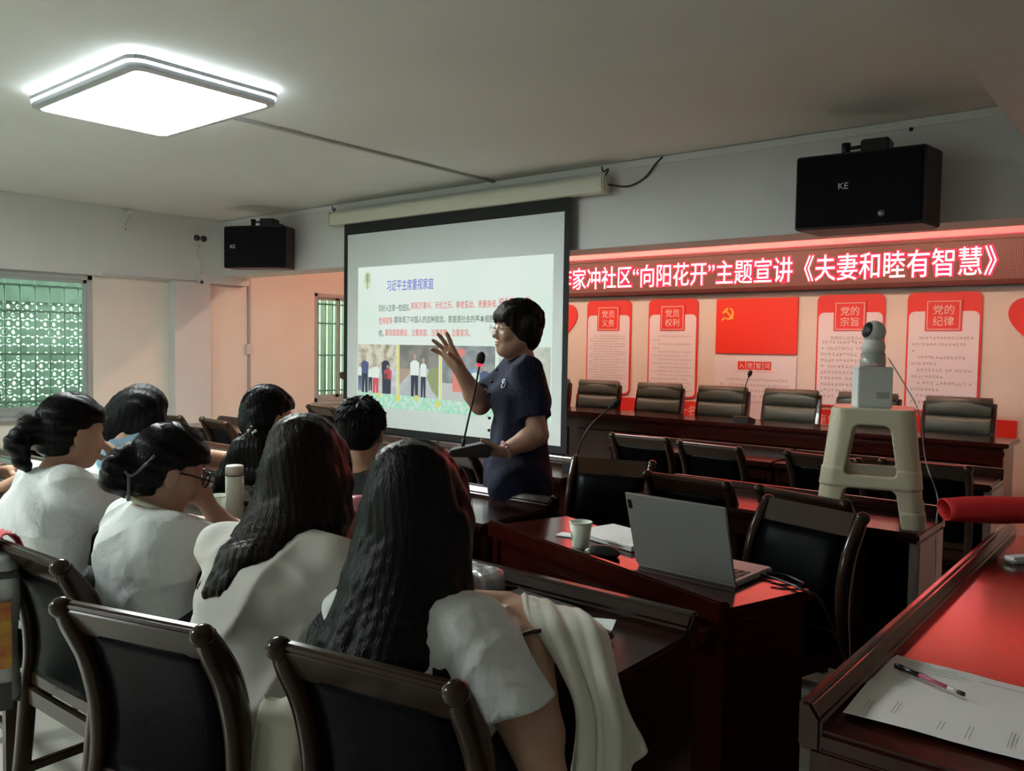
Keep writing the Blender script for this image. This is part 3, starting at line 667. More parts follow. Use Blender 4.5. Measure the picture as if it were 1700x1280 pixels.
desk(-.735-1.66, 4.78, 0, 1.10, .36, 'dark desk between the chair row and the long head table')
# laptop desk, turned, its ledge towards the camera
a = math.atan2(1.884-2.221, -.858+1.906); dx, dy = math.cos(a), math.sin(a)
LC = Vector((-1.382, 2.0525, 0))+Vector((-dy, dx, 0))*.165
LAPDESK = desk(LC.x, LC.y, a+math.pi, 1.10, .34, 'turned dark desk carrying the open laptop and paper cup', WOODR, z=.76, ridge=.02, lw=.03)
# right desk, ledge on the side of the audience
desk(-.29, 2.40, R(90), 2.0, .40, 'red lit desk at the lower right with papers and a pen', WOODR, z=.755, lw=.03)

# long head table
t = empty('head_table', (-3.4, 6.92, 0), 0, 'long dark red head table in front of the leather chairs', 'table')
box('table_top', (-2.6, 2.43, -.26, .26, .725, .76), WOODR, t, bev=.008)
box('front_panel', (-2.56, 2.39, -.21, -.18, .03, .725), WOODR, t, bev=.003)
box('front_moulding', (-2.57, 2.40, -.225, -.205, .66, .70), WOODR, t, bev=.006); box('plinth', (-2.57, 2.40, -.225, -.205, 0, .09), WOODR, t, bev=.004)
for k in range(4): box('raised_panel', (-2.46+1.22*k, -2.46+1.22*k+1.1, -.222, -.208, .16, .60), WOODR, t, bev=.008)
for x in (-2.56, 2.36): box('side_panel', (x, x+.03, -.2, .24, 0, .725), WOODR, t, bev=.003)

# ============================================================ wooden chairs with leather backs
def chair_proto():
    t = empty('leather_back_chair', (0, 0, 0))
    prof = [(-.215, 0), (-.185, .2), (-.165, .42), (-.150, .52), (-.152, .62), (-.178, .72), (-.222, .80), (-.242, .835)]
    pts = spline([(0, y, z) for y, z in prof], 5)
    for s in (-1, 1):
        bm = bmesh.new(); rings = []
        for i, p in enumerate(pts):
            d = (pts[min(i+1, len(pts)-1)]-pts[max(i-1, 0)]).normalized(); n = Vector((0, d.z, -d.y)); u = i/(len(pts)-1)
            hw = .017; hd = .021+.010*math.sin(math.pi*min(1, max(0, (u-.35)/.6)))
            q = []
            for cx, cy in ((-1, -.6), (-.6, -1), (.6, -1), (1, -.6), (1, .6), (.6, 1), (-.6, 1), (-1, .6)):
                q.append(bm.verts.new(p+Vector((s*.192+cx*hw, 0, 0))+n*(cy*hd)))
            rings.append(q)
        for k in range(len(rings)-1):
            for j in range(8): bm.faces.new((rings[k][j], rings[k][(j+1) % 8], rings[k+1][(j+1) % 8], rings[k+1][j]))
        bm.faces.new(rings[0]); bm.faces.new(rings[-1][::-1])
        po = link('back_post', tobm(bm, 'back_post'), WOODC, t, smooth=True)
        ball('finial', (s*.192, -.248, .838), .0235, WOODC, po, 16, 10, (1, 1.1, .95))
    # top rail follows the post lean
    prism('top_rail', [(-.250, .850), (-.232, .853), (-.196, .775), (-.212, .770), (-.258, .838)], -.176, .176, WOODC, t, axis='x', bev=.004)
    lo = [(.176, .80), (.172, .70), (.170, .6), (.170, .49)]
    # leather pad: curved slab
    bm = bmesh.new(); prf = spline([(0, -.196, .778), (0, -.165, .70), (0, -.143, .61), (0, -.140, .53), (0, -.150, .465)], 3); F_, B_ = [], []
    nx = 6
    for i, p in enumerate(prf):
        u = i/(len(prf)-1); th = .022*(min(1, 6*u, 6*(1-u))*.7+.3)
        F_.append([bm.verts.new((-.174+.348*j/nx, p.y+th*(1 if 0 < j < nx else .4), p.z)) for j in range(nx+1)])
        B_.append([bm.verts.new((-.174+.348*j/nx, p.y-.022*(1 if 0 < j < nx else .6), p.z)) for j in range(nx+1)])
    for G, fl_ in ((F_, 0), (B_, 1)):
        for i in range(len(prf)-1):
            for j in range(nx):
                q = (G[i][j], G[i][j+1], G[i+1][j+1], G[i+1][j]); bm.faces.new(q if fl_ else q[::-1])
    for i in range(len(prf)-1):
        for j in (0, nx): bm.faces.new((F_[i][j], F_[i+1][j], B_[i+1][j], B_[i][j]))
    for i in (0, len(prf)-1):
        for j in range(nx): bm.faces.new((F_[i][j], F_[i][j+1], B_[i][j+1], B_[i][j]))
    link('back_pad', tobm(bm, 'back_pad'), LEATHER, t, smooth=True)
    box('lower_rail', (-.18, .18, -.165, -.138, .425, .465), WOODC, t, bev=.004)
    boxes('seat_frame', [(-.20, .20, .19, .215, .37, .42), (-.205, -.18, -.16, .2, .37, .42), (.18, .205, -.16, .2, .37, .42), (-.18, .18, -.175, -.155, .37, .42)], WOODC, t, bev=.004)
    prism('seat', rrect(-.195, .195, -.15, .215, .04), .42, .465, LEATHER, t, axis='z', bev=.015, smooth=True)
    for s in (-1, 1): box('front_leg', (s*.185-.018, s*.185+.018, .18, .216, 0, .38), WOODC, t, bev=.004)
    for s in (-1, 1): box('stretcher', (s*.188-.010, s*.188+.010, -.18, .19, .17, .195), WOODC, t, bev=.003)
    box('cross_stretcher', (-.18, .18, .0, .02, .172, .193), WOODC, t, bev=.003)
    return t
CH = chair_proto(); register(CH); _first = [True]
def chair(pa, pb, label, group, facing=1):
    """pa, pb: plan positions of the two post tops; facing 1 looks to the head table, -1 to the rear"""
    pa, pb = Vector((*pa, 0)), Vector((*pb, 0)); c = (pa+pb)/2; d = (pb-pa); rz = math.atan2(d.y, d.x)
    if facing < 0: rz += math.pi
    loc = c-Matrix.Rotation(rz, 3, 'Z')@Vector((0, -.24, 0))
    o = CH if _first[0] else copy_tree(CH); _first[0] = False
    o.location = (loc.x, loc.y, 0); o.rotation_euler = (0, 0, rz); tagp(o, label, 'chair', group); return o
G3, G2, G1, GL = 'chairs of the nearest row', 'chairs at the laptop desk and stool desk', 'chairs in front of the head table', 'chairs on the audience side'
chair((-1.288, .898), (-.886, .974), 'dark leather-backed chair under the long-haired girl with the draped jacket', G3)
chair((-1.816, .738), (-1.434, .845), 'dark leather-backed chair nearest the camera, second from the left edge', G3)
chair((-2.528, .85), (-2.101, .866), 'dark leather-backed chair at the left edge of the photo beside the printed bag', G3)
chair((-1.842, 3.198), (-1.443, 3.173), 'leather-backed chair directly behind the laptop lid, facing the head table', G2)
chair((-1.333, 3.20), (-.936, 3.085), 'leather-backed chair mostly hidden behind the shiny chair beside the stool', G2)
chair((-1.208, 2.975), (-.83, 2.868), 'leather-backed chair with shiny top rail facing the camera, right of the laptop', G2, -1)
chair((-2.347, 3.369), (-1.979, 3.478), 'leather-backed chair facing the camera between the standing woman and the laptop', G2, -1)
chair((-2.83, 4.456), (-2.424, 4.456), 'small leather-backed chair below the gooseneck microphone, leftmost of the row', G1)
chair((-2.325, 4.384), (-1.905, 4.339), 'small leather-backed chair second from the left of the row', G1)
chair((-1.683, 4.386), (-1.264, 4.330), 'small leather-backed chair seen left of and through the plastic stool', G1)
chair((-1.205, 4.43), (-.80, 4.446), 'small leather-backed chair right of the plastic stool above the red roll', G1)
chair((-5.42, 3.16), (-5.02, 3.11), 'empty leather-backed chair left of the girl with the ponytail', GL)
chair((-5.99, 3.02), (-5.60, 3.10), 'empty leather-backed chair right of the slumped girl near the corner column', GL)
chair((-4.44, 3.18), (-4.03, 3.16), 'empty leather-backed chair between the ponytail girl and the boy in black', GL)
chair((-3.66, 3.10), (-3.26, 3.08), 'empty leather-backed chair right of the boy in black below the screen', GL)
chair((-3.13, 3.12), (-2.74, 3.06), 'empty leather-backed chair beside the hand that holds the microphone', GL)
chair((-5.92, 4.45), (-5.52, 4.40), 'empty leather-backed chair in front of the barred window at the screen edge', GL)
for x, lb in ((-3.85, 'leather-backed chair under the slumped girl in blue'), (-2.90, 'leather-backed chair under the girl with the ponytail'), (-2.36, 'leather-backed chair under the boy in the black shirt')):
    chair((x-.2, 1.80), (x+.2, 1.80), lb, 'chairs of the second row')
chair((-3.24, 1.36), (-3.24, .97), 'leather-backed chair under the white-shirted girl with the high bun', G3)

# ============================================================ padded chairs behind the head table
def exec_proto():
    t = empty('padded_armchair', (0, 0, 0))
    # faces local -y
    def pad(name, z0, z1, y0, th, m):
        bm = bmesh.new(); rows = []
        for i in range(7):
            u = i/6; z = z0+(z1-z0)*u; b = math.sin(math.pi*u)**.5*th
            rows.append([bm.verts.new((x, y0-b*(1 if abs(x) < .2 else .5), z)) for x in (-.235, -.22, -.1, 0, .1, .22, .235)])
        back = [[bm.verts.new((x, y0+.06, z0+(z1-z0)*i/6)) for x in (-.235, .235)] for i in range(7)]
        for i in range(6):
            for j in range(6): bm.faces.new((rows[i][j], rows[i][j+1], rows[i+1][j+1], rows[i+1][j]))
            bm.faces.new((rows[i][0], rows[i+1][0], back[i+1][0], back[i][0])); bm.faces.new((rows[i][6], back[i][1], back[i+1][1], rows[i+1][6])); bm.faces.new((back[i][0], back[i+1][0], back[i+1][1], back[i][1]))
        bm.faces.new(rows[0]+[back[0][1], back[0][0]]); bm.faces.new(rows[6][::-1]+[back[6][0], back[6][1]])
        return link(name, tobm(bm, name), m, t, smooth=True)
    pad('back_cushion', .885, 1.025, .02, .035, LEATHG); pad('back_cushion', .74, .882, .005, .03, LEATHG); pad('back_cushion', .50, .737, -.005, .03, LEATHG)
    tube('top_roll', [(-.235, .035, 1.0), (.235, .035, 1.0)], .042, LEATHG, t, 14)
    for s in (-1, 1):
        prism('side_frame', [(-.03, .45), (.02, .45), (.04, .70), (.07, .86), (.08, .98), (.06, 1.0), (.03, .96), (.0, .84), (-.03, .70)], s*.25-.014, s*.25+.014, WOODR, t, axis='x', bev=.005)
        prism('arm', [(-.40, .60), (-.02, .66), (-.02, .69), (-.40, .64)], s*.25-.025, s*.25+.025, WOODR, t, axis='x', bev=.006)
        box('front_leg', (s*.25-.02, s*.25+.02, -.42, -.38, 0, .62), WOODR, t, bev=.004); box('back_leg', (s*.25-.02, s*.25+.02, .0, .04, 0, .47), WOODR, t, bev=.004)
    prism('seat', rrect(-.235, .235, -.42, -.04, .05), .40, .49, LEATHG, t, axis='z', bev=.02, smooth=True)
    return t
EX = exec_proto(); register(EX)
for i, (x, lb) in enumerate(((-5.48, 'green-black padded armchair cut off by the edge of the projection screen'), (-4.845, 'green-black padded armchair under the poster nearest the screen'), (-4.12, 'green-black padded armchair under the poster left of the flag board'),
                             (-3.444, 'green-black padded armchair under the left half of the oath panel'), (-2.784, 'green-black padded armchair behind the desk microphone on the head table'),
                             (-2.124, 'green-black padded armchair half hidden by the white camera box'), (-1.43, 'largest looking padded armchair at the right end of the head table'))):
    o = EX if i == 0 else copy_tree(EX)
    o.location = (x, 7.33, 0); tagp(o, lb, 'armchair', 'padded armchairs at the head table')

# ============================================================ gooseneck microphones
MIC = mat('mic_foam', (.008, .008, .008), .9, bump=.6, bscale=300); REDL = emat('mic_ring', (1., .02, .05), 2.5)
def mic(loc, rz, stem, label, ring=None, wide=.07):
    t = empty('gooseneck_microphone', loc, rz, label, 'microphone', 'gooseneck microphones')
    prism('base', [(-.085, 0), (.085, 0), (.085, .022), (-.06, .055), (-.085, .05)], -wide, wide, BLK, t, axis='x', bev=.006)
    prism('control_plate', [(-.05, .0565), (.075, .0275), (.075, .026), (-.05, .055)], -wide*.8, wide*.8, mat('grey_control_plate', (.10, .10, .10), .4), t, axis='x')
    pts = spline(stem, 6); tube('collar', [pts[0], pts[0]+(pts[3]-pts[0])], .008, BLKM, t); tube('gooseneck', pts, .0042, BLKM, t, 8)
    d = (pts[-1]-pts[-3]).normalized(); e = pts[-1]
    tube('light_ring', [e-d*.004, e+d*.008], .0105, ring or BLKM, t, 12)
    tube('foam_head', [e+d*(.008+.05*u) for u in (0, .08, .3, .6, .85, 1)], [.010, .0165, .0185, .0185, .014, .004], MIC, t, 14)
    return t
mic((-3.00, 6.86, .76), 0, [(0, -.05, .05), (.0, -.05, .16), (.025, -.06, .30), (.06, -.07, .40)], 'black gooseneck microphone standing on the long head table')
mic((-2.445, 3.56, .75), R(10), [(-.01, -.04, .05), (.01, -.03, .15), (.06, .0, .25), (.14, .05, .335)], 'black gooseneck microphone on the desk right of the standing woman')

# ============================================================ stool with camera
PST = mat('beige_plastic', (.56, .51, .37), .35)
SX_, SY_, SZ_ = -.945, 3.355, .753
s = Sdf(.0045, .0)
def stool_fn(top):
    H = .43
    def fn(X, Y, Z):
        z = Z-SZ_; u = np.clip(z/H, -.1, 1.1); hw = .190-.045*u         # half width tapers upwards
        c, sn = math.cos(R(14)), math.sin(R(14)); x = (X-SX_)*c+(Y-SY_)*sn; y = -(X-SX_)*sn+(Y-SY_)*c
        r = .055
        def rsq(w): qx = np.abs(x)-(w-r); qy = np.abs(y)-(w-r); return np.sqrt(np.maximum(qx, 0)**2+np.maximum(qy, 0)**2)+np.minimum(np.maximum(qx, qy), 0)-r
        rib = .004*(np.abs(z-.175) < .035)+.006*(z < .06)
        o = rsq(hw+rib); d = np.maximum(np.abs(o+.006)-.006, 0*o-1)
        d = np.maximum(o, -(o+.013)); d = np.maximum(d, z-H); d = np.maximum(d, -z)
        lid = np.maximum(np.maximum(o, z-H), (H-.018)-z); 
        # openings on the four sides
        def opening(a, zc, hz, wtop, wbot):
            q = (z-(zc-hz))/(2*hz); w = wbot+(wtop-wbot)*q; rr = .02
            ex_ = np.abs(a)-(w-rr); ez_ = np.abs(z-zc)-(hz-rr); return np.sqrt(np.maximum(ex_, 0)**2+np.maximum(ez_, 0)**2)+np.minimum(np.maximum(ex_, ez_), 0)-rr
        for a, b in ((x, y), (y, x)):
            d = np.maximum(d, -opening(a, .277, .092, .062, .092)); d = np.maximum(d, -opening(a, .04, .095, .088, .122))
        return np.minimum(d, lid)
    return fn
s.add(stool_fn(1), (SX_-.27, SY_-.27, SZ_), (SX_+.27, SY_+.27, SZ_+.43), 0)
o = link('plastic_stool', s.mesh('plastic_stool', (SX_, SY_, SZ_)), PST, None, (SX_, SY_, SZ_))
tagp(o, 'beige plastic stool with cut-out legs standing on a desk', 'stool')
tt = SZ_+.43
CBX = mat('white_carton', (.62, .66, .64), .55)
t = empty('camera_carton', (SX_-.005, SY_-.015, tt), R(30), 'white carton standing on the plastic stool under the camera', 'box')
box('carton', (-.062, .062, -.05, .05, 0, .155), CBX, t, bev=.003); box('label_print', (.005, .05, -.0512, -.0502, .035, .06), mat('grey_print', (.35, .37, .37), .6), t, bev=0)
box('lid_edge', (-.063, .063, -.051, .051, .146, .1475), mat('carton_seam', (.45, .48, .47), .6), t, bev=0)
t = empty('security_camera', (SX_-.005, SY_-.015, tt+.156), R(20), 'small white dome camera with black face on the carton', 'camera')
lathe('clear_base', [(.0, 0), (.045, 0), (.046, .012), (.044, .05), (.0, .05)], mat('frosted_plastic', (.5, .53, .50), .2, trans=.3), t)
lathe('body', [(.0, .05), (.040, .05), (.043, .075), (.036, .10), (.0, .105)], PLW, t)
hd = ball('head', (0, 0, .132), .043, PLW, t, 24, 16)
d = Vector((-.80, -.52, .22)).normalized(); q_ = d.to_track_quat('Z', 'Y').to_euler()
lathe('black_face', [(.0435*math.sin(R(an)), .0435*math.cos(R(an))) for an in (44, 38, 30, 22, 14, 7, 0)], BLK, hd, 28, loc=(0, 0, .132), rot=q_); ball('lens', Vector((0, 0, .132))+d*.043, .008, mat('lens', (.25, .25, .28), .1), hd)
c0 = Vector((SX_, SY_, tt))
tagp(tube('camera_cable', spline([(SX_+.04, SY_+.02, tt+.19), (SX_+.10, SY_+.05, tt+.08), (SX_+.145, SY_+.07, tt-.02), (SX_+.17, SY_+.09, tt-.20), (SX_+.215, SY_+.10, tt-.34), (SX_+.213, SY_+.10, tt-.44), (SX_+.225, SY_+.06, .6), (SX_+.22, SY_+.05, .30)]), 0.0022, PLW), 'thin white cable hanging from the dome camera down beside the stool', 'cable')

# ============================================================ things on the laptop desk
Rz = Matrix.Rotation(a, 3, 'Z')
zl = .761
def onlap(u, v): return LC+Rz@Vector((u, v, 0))   # u along the desk to the right, v away from the camera
LAPG = mat('laptop_grey', (.30, .30, .295), .45, metal=.1); KEY = mat('laptop_key', (.10, .10, .11), .5)
lx = math.atan2(2.073-2.089, -.92+1.229)
t = empty('laptop', (-1.075, 2.085, zl), lx, 'open grey laptop with its lid towards the camera', 'laptop')
box('base', (-.158, .158, 0, .218, 0, .016), LAPG, t, bev=.004)
kb = box('keyboard_well', (-.14, .14, .02, .12, .0155, .0165), mat('keyboard_well', (.18, .18, .19), .5), t, bev=0)
bm = bmesh.new()
for i in range(14):
    for j in range(5):
        r_ = bmesh.ops.create_cube(bm, size=1)
        for v in r_['verts']: v.co = Vector((-.1305+.0201*i+v.co.x*.016, .03+.0195*j+v.co.y*.015, .0172+v.co.z*.002))
ko = link('keys', tobm(bm, 'keys'), KEY, kb); ko['kind'] = 'stuff'
box('touchpad', (-.05, .05, .135, .20, .0158, .0166), mat('touchpad', (.24, .24, .25), .4), t, bev=0)
ld = box('lid', (-.158, .158, -.007, 0, 0, .225), LAPG, t, bev=.003, loc=(0, .0, .012), rot=(R(17), 0, 0))
box('lid_badge', (-.150, -.138, -.0082, -.007, .178, .205), BLK, ld, bev=0); box('screen_panel', (-.150, .150, .0, .0008, .012, .215), mat('dark_screen', (.01, .01, .012), .2), ld, bev=0)
# paper cup
CUP = mat('cup_paper', (.66, .71, .62), .6); GREEN = mat('leaf_print', (.03, .12, .06), .6)
def cup(loc, label, logo=True):
    t = empty('paper_cup', loc, R(-40), label, 'cup', 'white paper cups')
    lathe('cup_body', [(.0, .002), (.025, 0), (.0265, .01), (.036, .083), (.0335, .083), (.0245, .01), (.0, .008)], CUP, t, 28); torus('cup_rim', (0, 0, .083), (0, 0, 1), .0355, .0022, CUP, t, 28, 6)
    if logo:
        bm = bmesh.new()
        pts = [(0, .018), (-.010, .036), (-.0105, .046), (-.006, .054), (0, .056), (.006, .054), (.0105, .046), (.010, .036)]
        def onc(x, z, o=.0006): r_ = .0255+(.036-.0255)*(z/.083)+o; an = x/r_; return (r_*math.sin(an), -r_*math.cos(an), z)
        bm.faces.new([bm.verts.new(onc(x, z)) for x, z in pts]); link('leaf_logo', tobm(bm, 'leaf_logo'), GREEN, t)
        bm = bmesh.new()
        for q in ([(-.0045, .036), (-.003, .036), (-.003, .050), (-.0045, .050)], [(-.0045, .050), (.004, .049), (.004, .047), (-.0045, .048)], [(-.003, .043), (.004, .047), (.003, .042), (-.003, .041)], [(0, .042), (.005, .034), (.0035, .034), (-.0015, .042)]):
            bm.faces.new([bm.verts.new(onc(x, z, .0011)) for x, z in q])
        link('logo_letter', tobm(bm, 'logo_letter'), CUP, t)
    return t
cup((-1.475, 2.155, zl), 'white paper cup with a green leaf logo left of the laptop')
MOUSE = Sdf(.003, .012); mp_ = Vector((-1.365, 2.11, zl)); MOUSE.ell(mp_+Vector((0, 0, .012)), (.055, .031, .024), np.array(Matrix.Rotation(R(35), 3, 'Z'))); MOUSE.cut(mp_, (0, 0, -1))
mo = link('computer_mouse', MOUSE.mesh('computer_mouse', mp_), BLK, None, mp_); tagp(mo, 'black computer mouse between the paper cup and the laptop', 'mouse')
t = empty('document_folder', (-1.43, 2.335, zl), R(-14), 'white folder of papers lying behind the paper cup', 'folder')
box('cover', (-.15, .13, -.09, .10, .012, .018), PAPER, t, bev=.002); box('sheets', (-.145, .125, -.086, .096, 0, .012), PAPER, t, bev=0); box('back_cover', (-.15, .13, -.09, .10, 0.0005, .002), mat('folder_dark', (.05, .03, .03), .5), t, bev=0)
tagp(box('eraser', (-.012, .012, -.007, .007, 0, .01), mat('tan_rubber', (.30, .20, .14), .7), bev=.002, loc=(-1.225, 2.19, zl)), 'tiny tan eraser lying beside the laptop lid', 'eraser')
tagp(boxes('card_holder', [(-.04, .04, -.025, .025, 0, .004)], PAPER, bev=.001, loc=(-1.60, 2.27, zl), rot=(0, 0, R(10))), 'small white card sticking out left of the paper cup', 'card')
cab = mat('black_cable', (.008, .008, .008), .4)
tagp(tube('laptop_cable', spline([(-.925, 2.215, zl+.009), (-.89, 2.225, zl+.006), (-.83, 2.20, zl+.006), (-.775, 2.17, zl+.004), (-.735, 2.20, zl-.03), (-.70, 2.30, .55), (-.70, 2.42, .35)]), .004, cab), 'black cable leading from the laptop over the desk corner', 'cable')
tagp(tube('charger_cable', spline([(-.925, 2.25, zl+.009), (-.86, 2.27, zl+.006), (-.82, 2.25, zl+.005), (-.79, 2.22, zl+.005), (-.82, 2.18, zl+.005), (-.86, 2.17, zl+.005)]), .003, cab), 'short black charger cable curled beside the laptop', 'cable')

# ============================================================ things on the right desk
zr = .757
PRN = mat('grey_print_line', (.30, .31, .33), .8)
def sheet(name, c, rz, w, l, z, label, rows):
    t = empty(name, (c[0], c[1], z), rz, label, 'paper', 'printed papers on the right desk')
    bm = bmesh.new(); n = 6; g = [[bm.verts.new((-w/2+w*i/n, -l/2+l*j/n, .001+.002*math.sin(i*.9+j*.4)**2)) for j in range(n+1)] for i in range(n+1)]
    for i in range(n):
        for j in range(n): bm.faces.new((g[i][j], g[i+1][j], g[i+1][j+1], g[i][j+1]))
    link('sheet', tobm(bm, 'sheet'), PAPER, t, smooth=True)
    bm = bmesh.new()
    for x0, x1, y0, y1 in rows: bm.faces.new([bm.verts.new((u*w/2, v*l/2, .0042)) for u, v in ((x0, y0), (x1, y0), (x1, y1), (x0, y1))])
    pl = link('print_lines', tobm(bm, 'print_lines'), PRN, t); pl['kind'] = 'stuff'; return t
sheet('printed_sheet', (-.325, 1.745), R(-4), .28, .20, zr, 'white printed sheet under the pen on the red lit desk', [(-.8, -.1, .70, .72), (-.8, .1, .55, .57), (-.8, .0, .40, .42), (-.75, -.45, .1, .3), (.2, .8, .6, .63)])
sheet('printed_sheet', (-.285, 1.585), R(2), .34, .19, zr+.0045, 'white printed sheet nearest the camera on the red lit desk', [(x_+.035*k, x_+.035*k+.008, y_, y_+l_) for x_, y_, l_ in ((-.85, -.6, .4), (-.6, -.5, .6), (-.15, -.7, .4), (.1, -.8, .6), (.45, -.7, .7), (.65, -.8, .7)) for k in range(2)])
t = empty('ballpoint_pen', (-.37, 1.725, zr+.014), R(-26), 'pink and black ballpoint pen lying on the printed sheets', 'pen')
tube('barrel', [(-.02, 0, 0), (.045, 0, 0)], .0042, mat('pen_pink', (.60, .12, .22), .3), t); tube('grip', [(-.055, 0, 0), (-.018, 0, 0)], .0054, BLK, t); tube('end_cap', [(-.072, 0, 0), (-.055, 0, 0)], .0062, BLK, t)
tube('clear_tip', [(.045, 0, 0), (.066, 0, 0)], [.004, .003], PLW, t); tube('tip_cap', [(.066, 0, 0), (.078, 0, 0)], .0045, BLK, t)
t = empty('remote_control', (-.40, 2.93, zr), R(55), 'grey white remote control at the right edge on the red lit desk', 'remote control')
box('case', (-.025, .10, -.025, .025, 0, .02), PLW, t, bev=.008)
# red roll of cloth lying across the far end
RC = mat('red_cloth', (.52, .010, .012), .75, bump=.5, bscale=14)
p0 = Vector((-.60, 3.16, .80))
def cloth_surface(name, rows, m, fold, thick, origin, nu=28, nv=28):
    """smooth sheet through a net of points, with folds and thickness"""
    net = [spline(r, nu//(len(r)-1)) for r in rows]; cols = [spline([net[i][k] for i in range(len(net))], nv//(len(net)-1)) for k in range(len(net[0]))]
    bm = bmesh.new(); og = Vector(origin); n, mm = len(cols), len(cols[0]); g = [[None]*mm for _ in range(n)]
    for i in range(n):
        for j in range(mm):
            t1 = cols[min(i+1, n-1)][j]-cols[max(i-1, 0)][j]; t2 = cols[i][min(j+1, mm-1)]-cols[i][max(j-1, 0)]; nn = t1.cross(t2)
            nn = nn.normalized() if nn.length > 1e-9 else Vector((0, 0, 1)); g[i][j] = bm.verts.new(cols[i][j]+nn*fold(i/(n-1), j/(mm-1))-og)
    for i in range(n-1):
        for j in range(mm-1): bm.faces.new((g[i][j], g[i+1][j], g[i+1][j+1], g[i][j+1]))
    o = link(name, tobm(bm, name), m, None, og, smooth=True); sd = o.modifiers.new('thickness', 'SOLIDIFY'); sd.thickness = thick; sd.offset = 0; return o
rows = []
for k in range(4):
    u = k/3; c = Vector((-.64+.44*u, 3.13+.30*u, .858+.015*u)); rr = .045+.022*u; ax = Vector((.44, .30, .015)).normalized(); up = Vector((0, 0, 1)); sd_ = ax.cross(up).normalized()
    rows.append([c+sd_*(rr*1.25*math.cos(R(an)))+up*(rr*.8*math.sin(R(an))) for an in (-150, -85, -20, 45, 110, 175, 240)])
o = cloth_surface('red_cloth_roll', rows, RC, lambda u, v: .004*math.sin(v*9+u*14), .004, p0, 30, 24); tagp(o, 'loose roll of bright red cloth on the far end of the right desk', 'cloth')
# ============================================================ things on the near desks
FOIL = mat('silver_foil', (.62, .66, .70), .25, metal=.7, bump=.9, bscale=18)
s = Sdf(.005, .02); fc = Vector((-1.455, 1.635, .752)); s.box(fc+Vector((0, 0, .028)), (.08, .045, .03), np.array(Matrix.Rotation(R(-8), 3, 'Z')), .014); s.disp(lambda X, Y, Z: .004*np.sin(X*95+Y*40)*np.sin(Y*80+Z*60)); s.cut(fc, (0, 0, -1))
o = link('foil_pouch', s.mesh('foil_pouch', fc), FOIL, None, fc); tagp(o, 'crumpled silver foil pouch on the desk beside the black hair', 'pouch')
t = empty('notebook', (-1.235, 1.585, .751), R(-6), 'closed dark grey notebook on the desk above the draped jacket', 'notebook')
NB = mat('notebook_cover', (.045, .04, .04), .5); box('cover', (-.10, .10, -.065, .065, .016, .019), NB, t, bev=.001); box('pages', (-.098, .098, -.063, .062, .002, .016), PAPER, t, bev=0); box('back_cover', (-.10, .10, -.065, .065, 0, .002), NB, t, bev=0)
tagp(box('loose_note', (-.05, .05, -.04, .04, 0, .002), PAPER, bev=0, loc=(-1.06, 1.605, .7512), rot=(0, 0, R(25))), 'small white note lying right of the dark notebook', 'paper')
t = empty('card_wallet', (-1.03, 1.53, .754), R(-22), 'brown wallet with a black strap on the desk beside the jacket', 'wallet')
box('wallet_body', (-.06, .06, -.04, .04, 0, .016), mat('brown_leather', (.06, .03, .022), .5), t, bev=.005); tube('strap', spline([(.055, -.03, .008), (.08, -.05, .012), (.07, -.07, .008), (.05, -.06, .01)]), .006, BLK, t)
FL = mat('flask_cream', (.66, .66, .56), .4)
t = empty('vacuum_flask', (-2.645, 1.665, .751), 0, 'tall cream vacuum flask standing on the desk beside the bespectacled girl', 'flask')
lathe('flask_body', [(.0, 0), (.030, 0), (.032, .004), (.032, .165), (.0, .165)], FL, t, 28); lathe('gap_ring', [(.0, .165), (.0305, .165), (.0305, .169), (0, .169)], BLK, t, 28); lathe('flask_lid', [(.0, .169), (.032, .169), (.032, .196), (.029, .202), (0, .203)], FL, t, 28)
cup((-2.735, 1.655, .751), 'plain white paper cup beside the cream vacuum flask', False)
t = empty('pink_tumbler', (-1.97, 1.66, .751), 0, 'tumbler with pink lid and reddish drink between the two long-haired girls', 'tumbler')
lathe('cup_body', [(.0, 0), (.026, 0), (.037, .135), (.0, .135)], mat('reddish_drink', (.22, .045, .03), .25), t, 24); lathe('lid', [(.0, .135), (.040, .135), (.041, .15), (.034, .155), (.034, .175), (0, .178)], mat('pink_plastic', (.62, .22, .30), .35), t, 24)
# open papers and a fan in front of the arms at the left edge
t = empty('open_folder', (-3.83, 1.70, .775), R(12), 'pale blue open folder held at the left edge of the photo', 'folder')
box('folder_sheet', (-.17, .15, -.11, .11, .03, .034), mat('pale_blue_paper', (.50, .63, .64), .6), t, bev=0, rot=(R(14), 0, 0)); box('folder_edge', (-.17, .15, -.115, -.10, .034, .04), mat('dark_clip', (.03, .05, .05), .4), t, bev=0, rot=(R(14), 0, 0)); box('folder_back', (-.17, .15, -.11, .11, 0, .004), PAPER, t, bev=0)

o = cloth_surface('pink_cloth', [[Vector((-2.50+.03*i, .80, .80)), Vector((-2.50+.03*i, .835, .862)), Vector((-2.50+.03*i, .87, .868)), Vector((-2.50+.03*i, .91, .80))] for i in range(3)], mat('pink_red_cloth', (.60, .09, .10), .8), lambda u, v: .003*math.sin(u*20+v*9), .004, (-2.47, .85, .86), 12, 12)
tagp(o, 'pinkish red cloth over the rail of the leftmost chair', 'cloth')
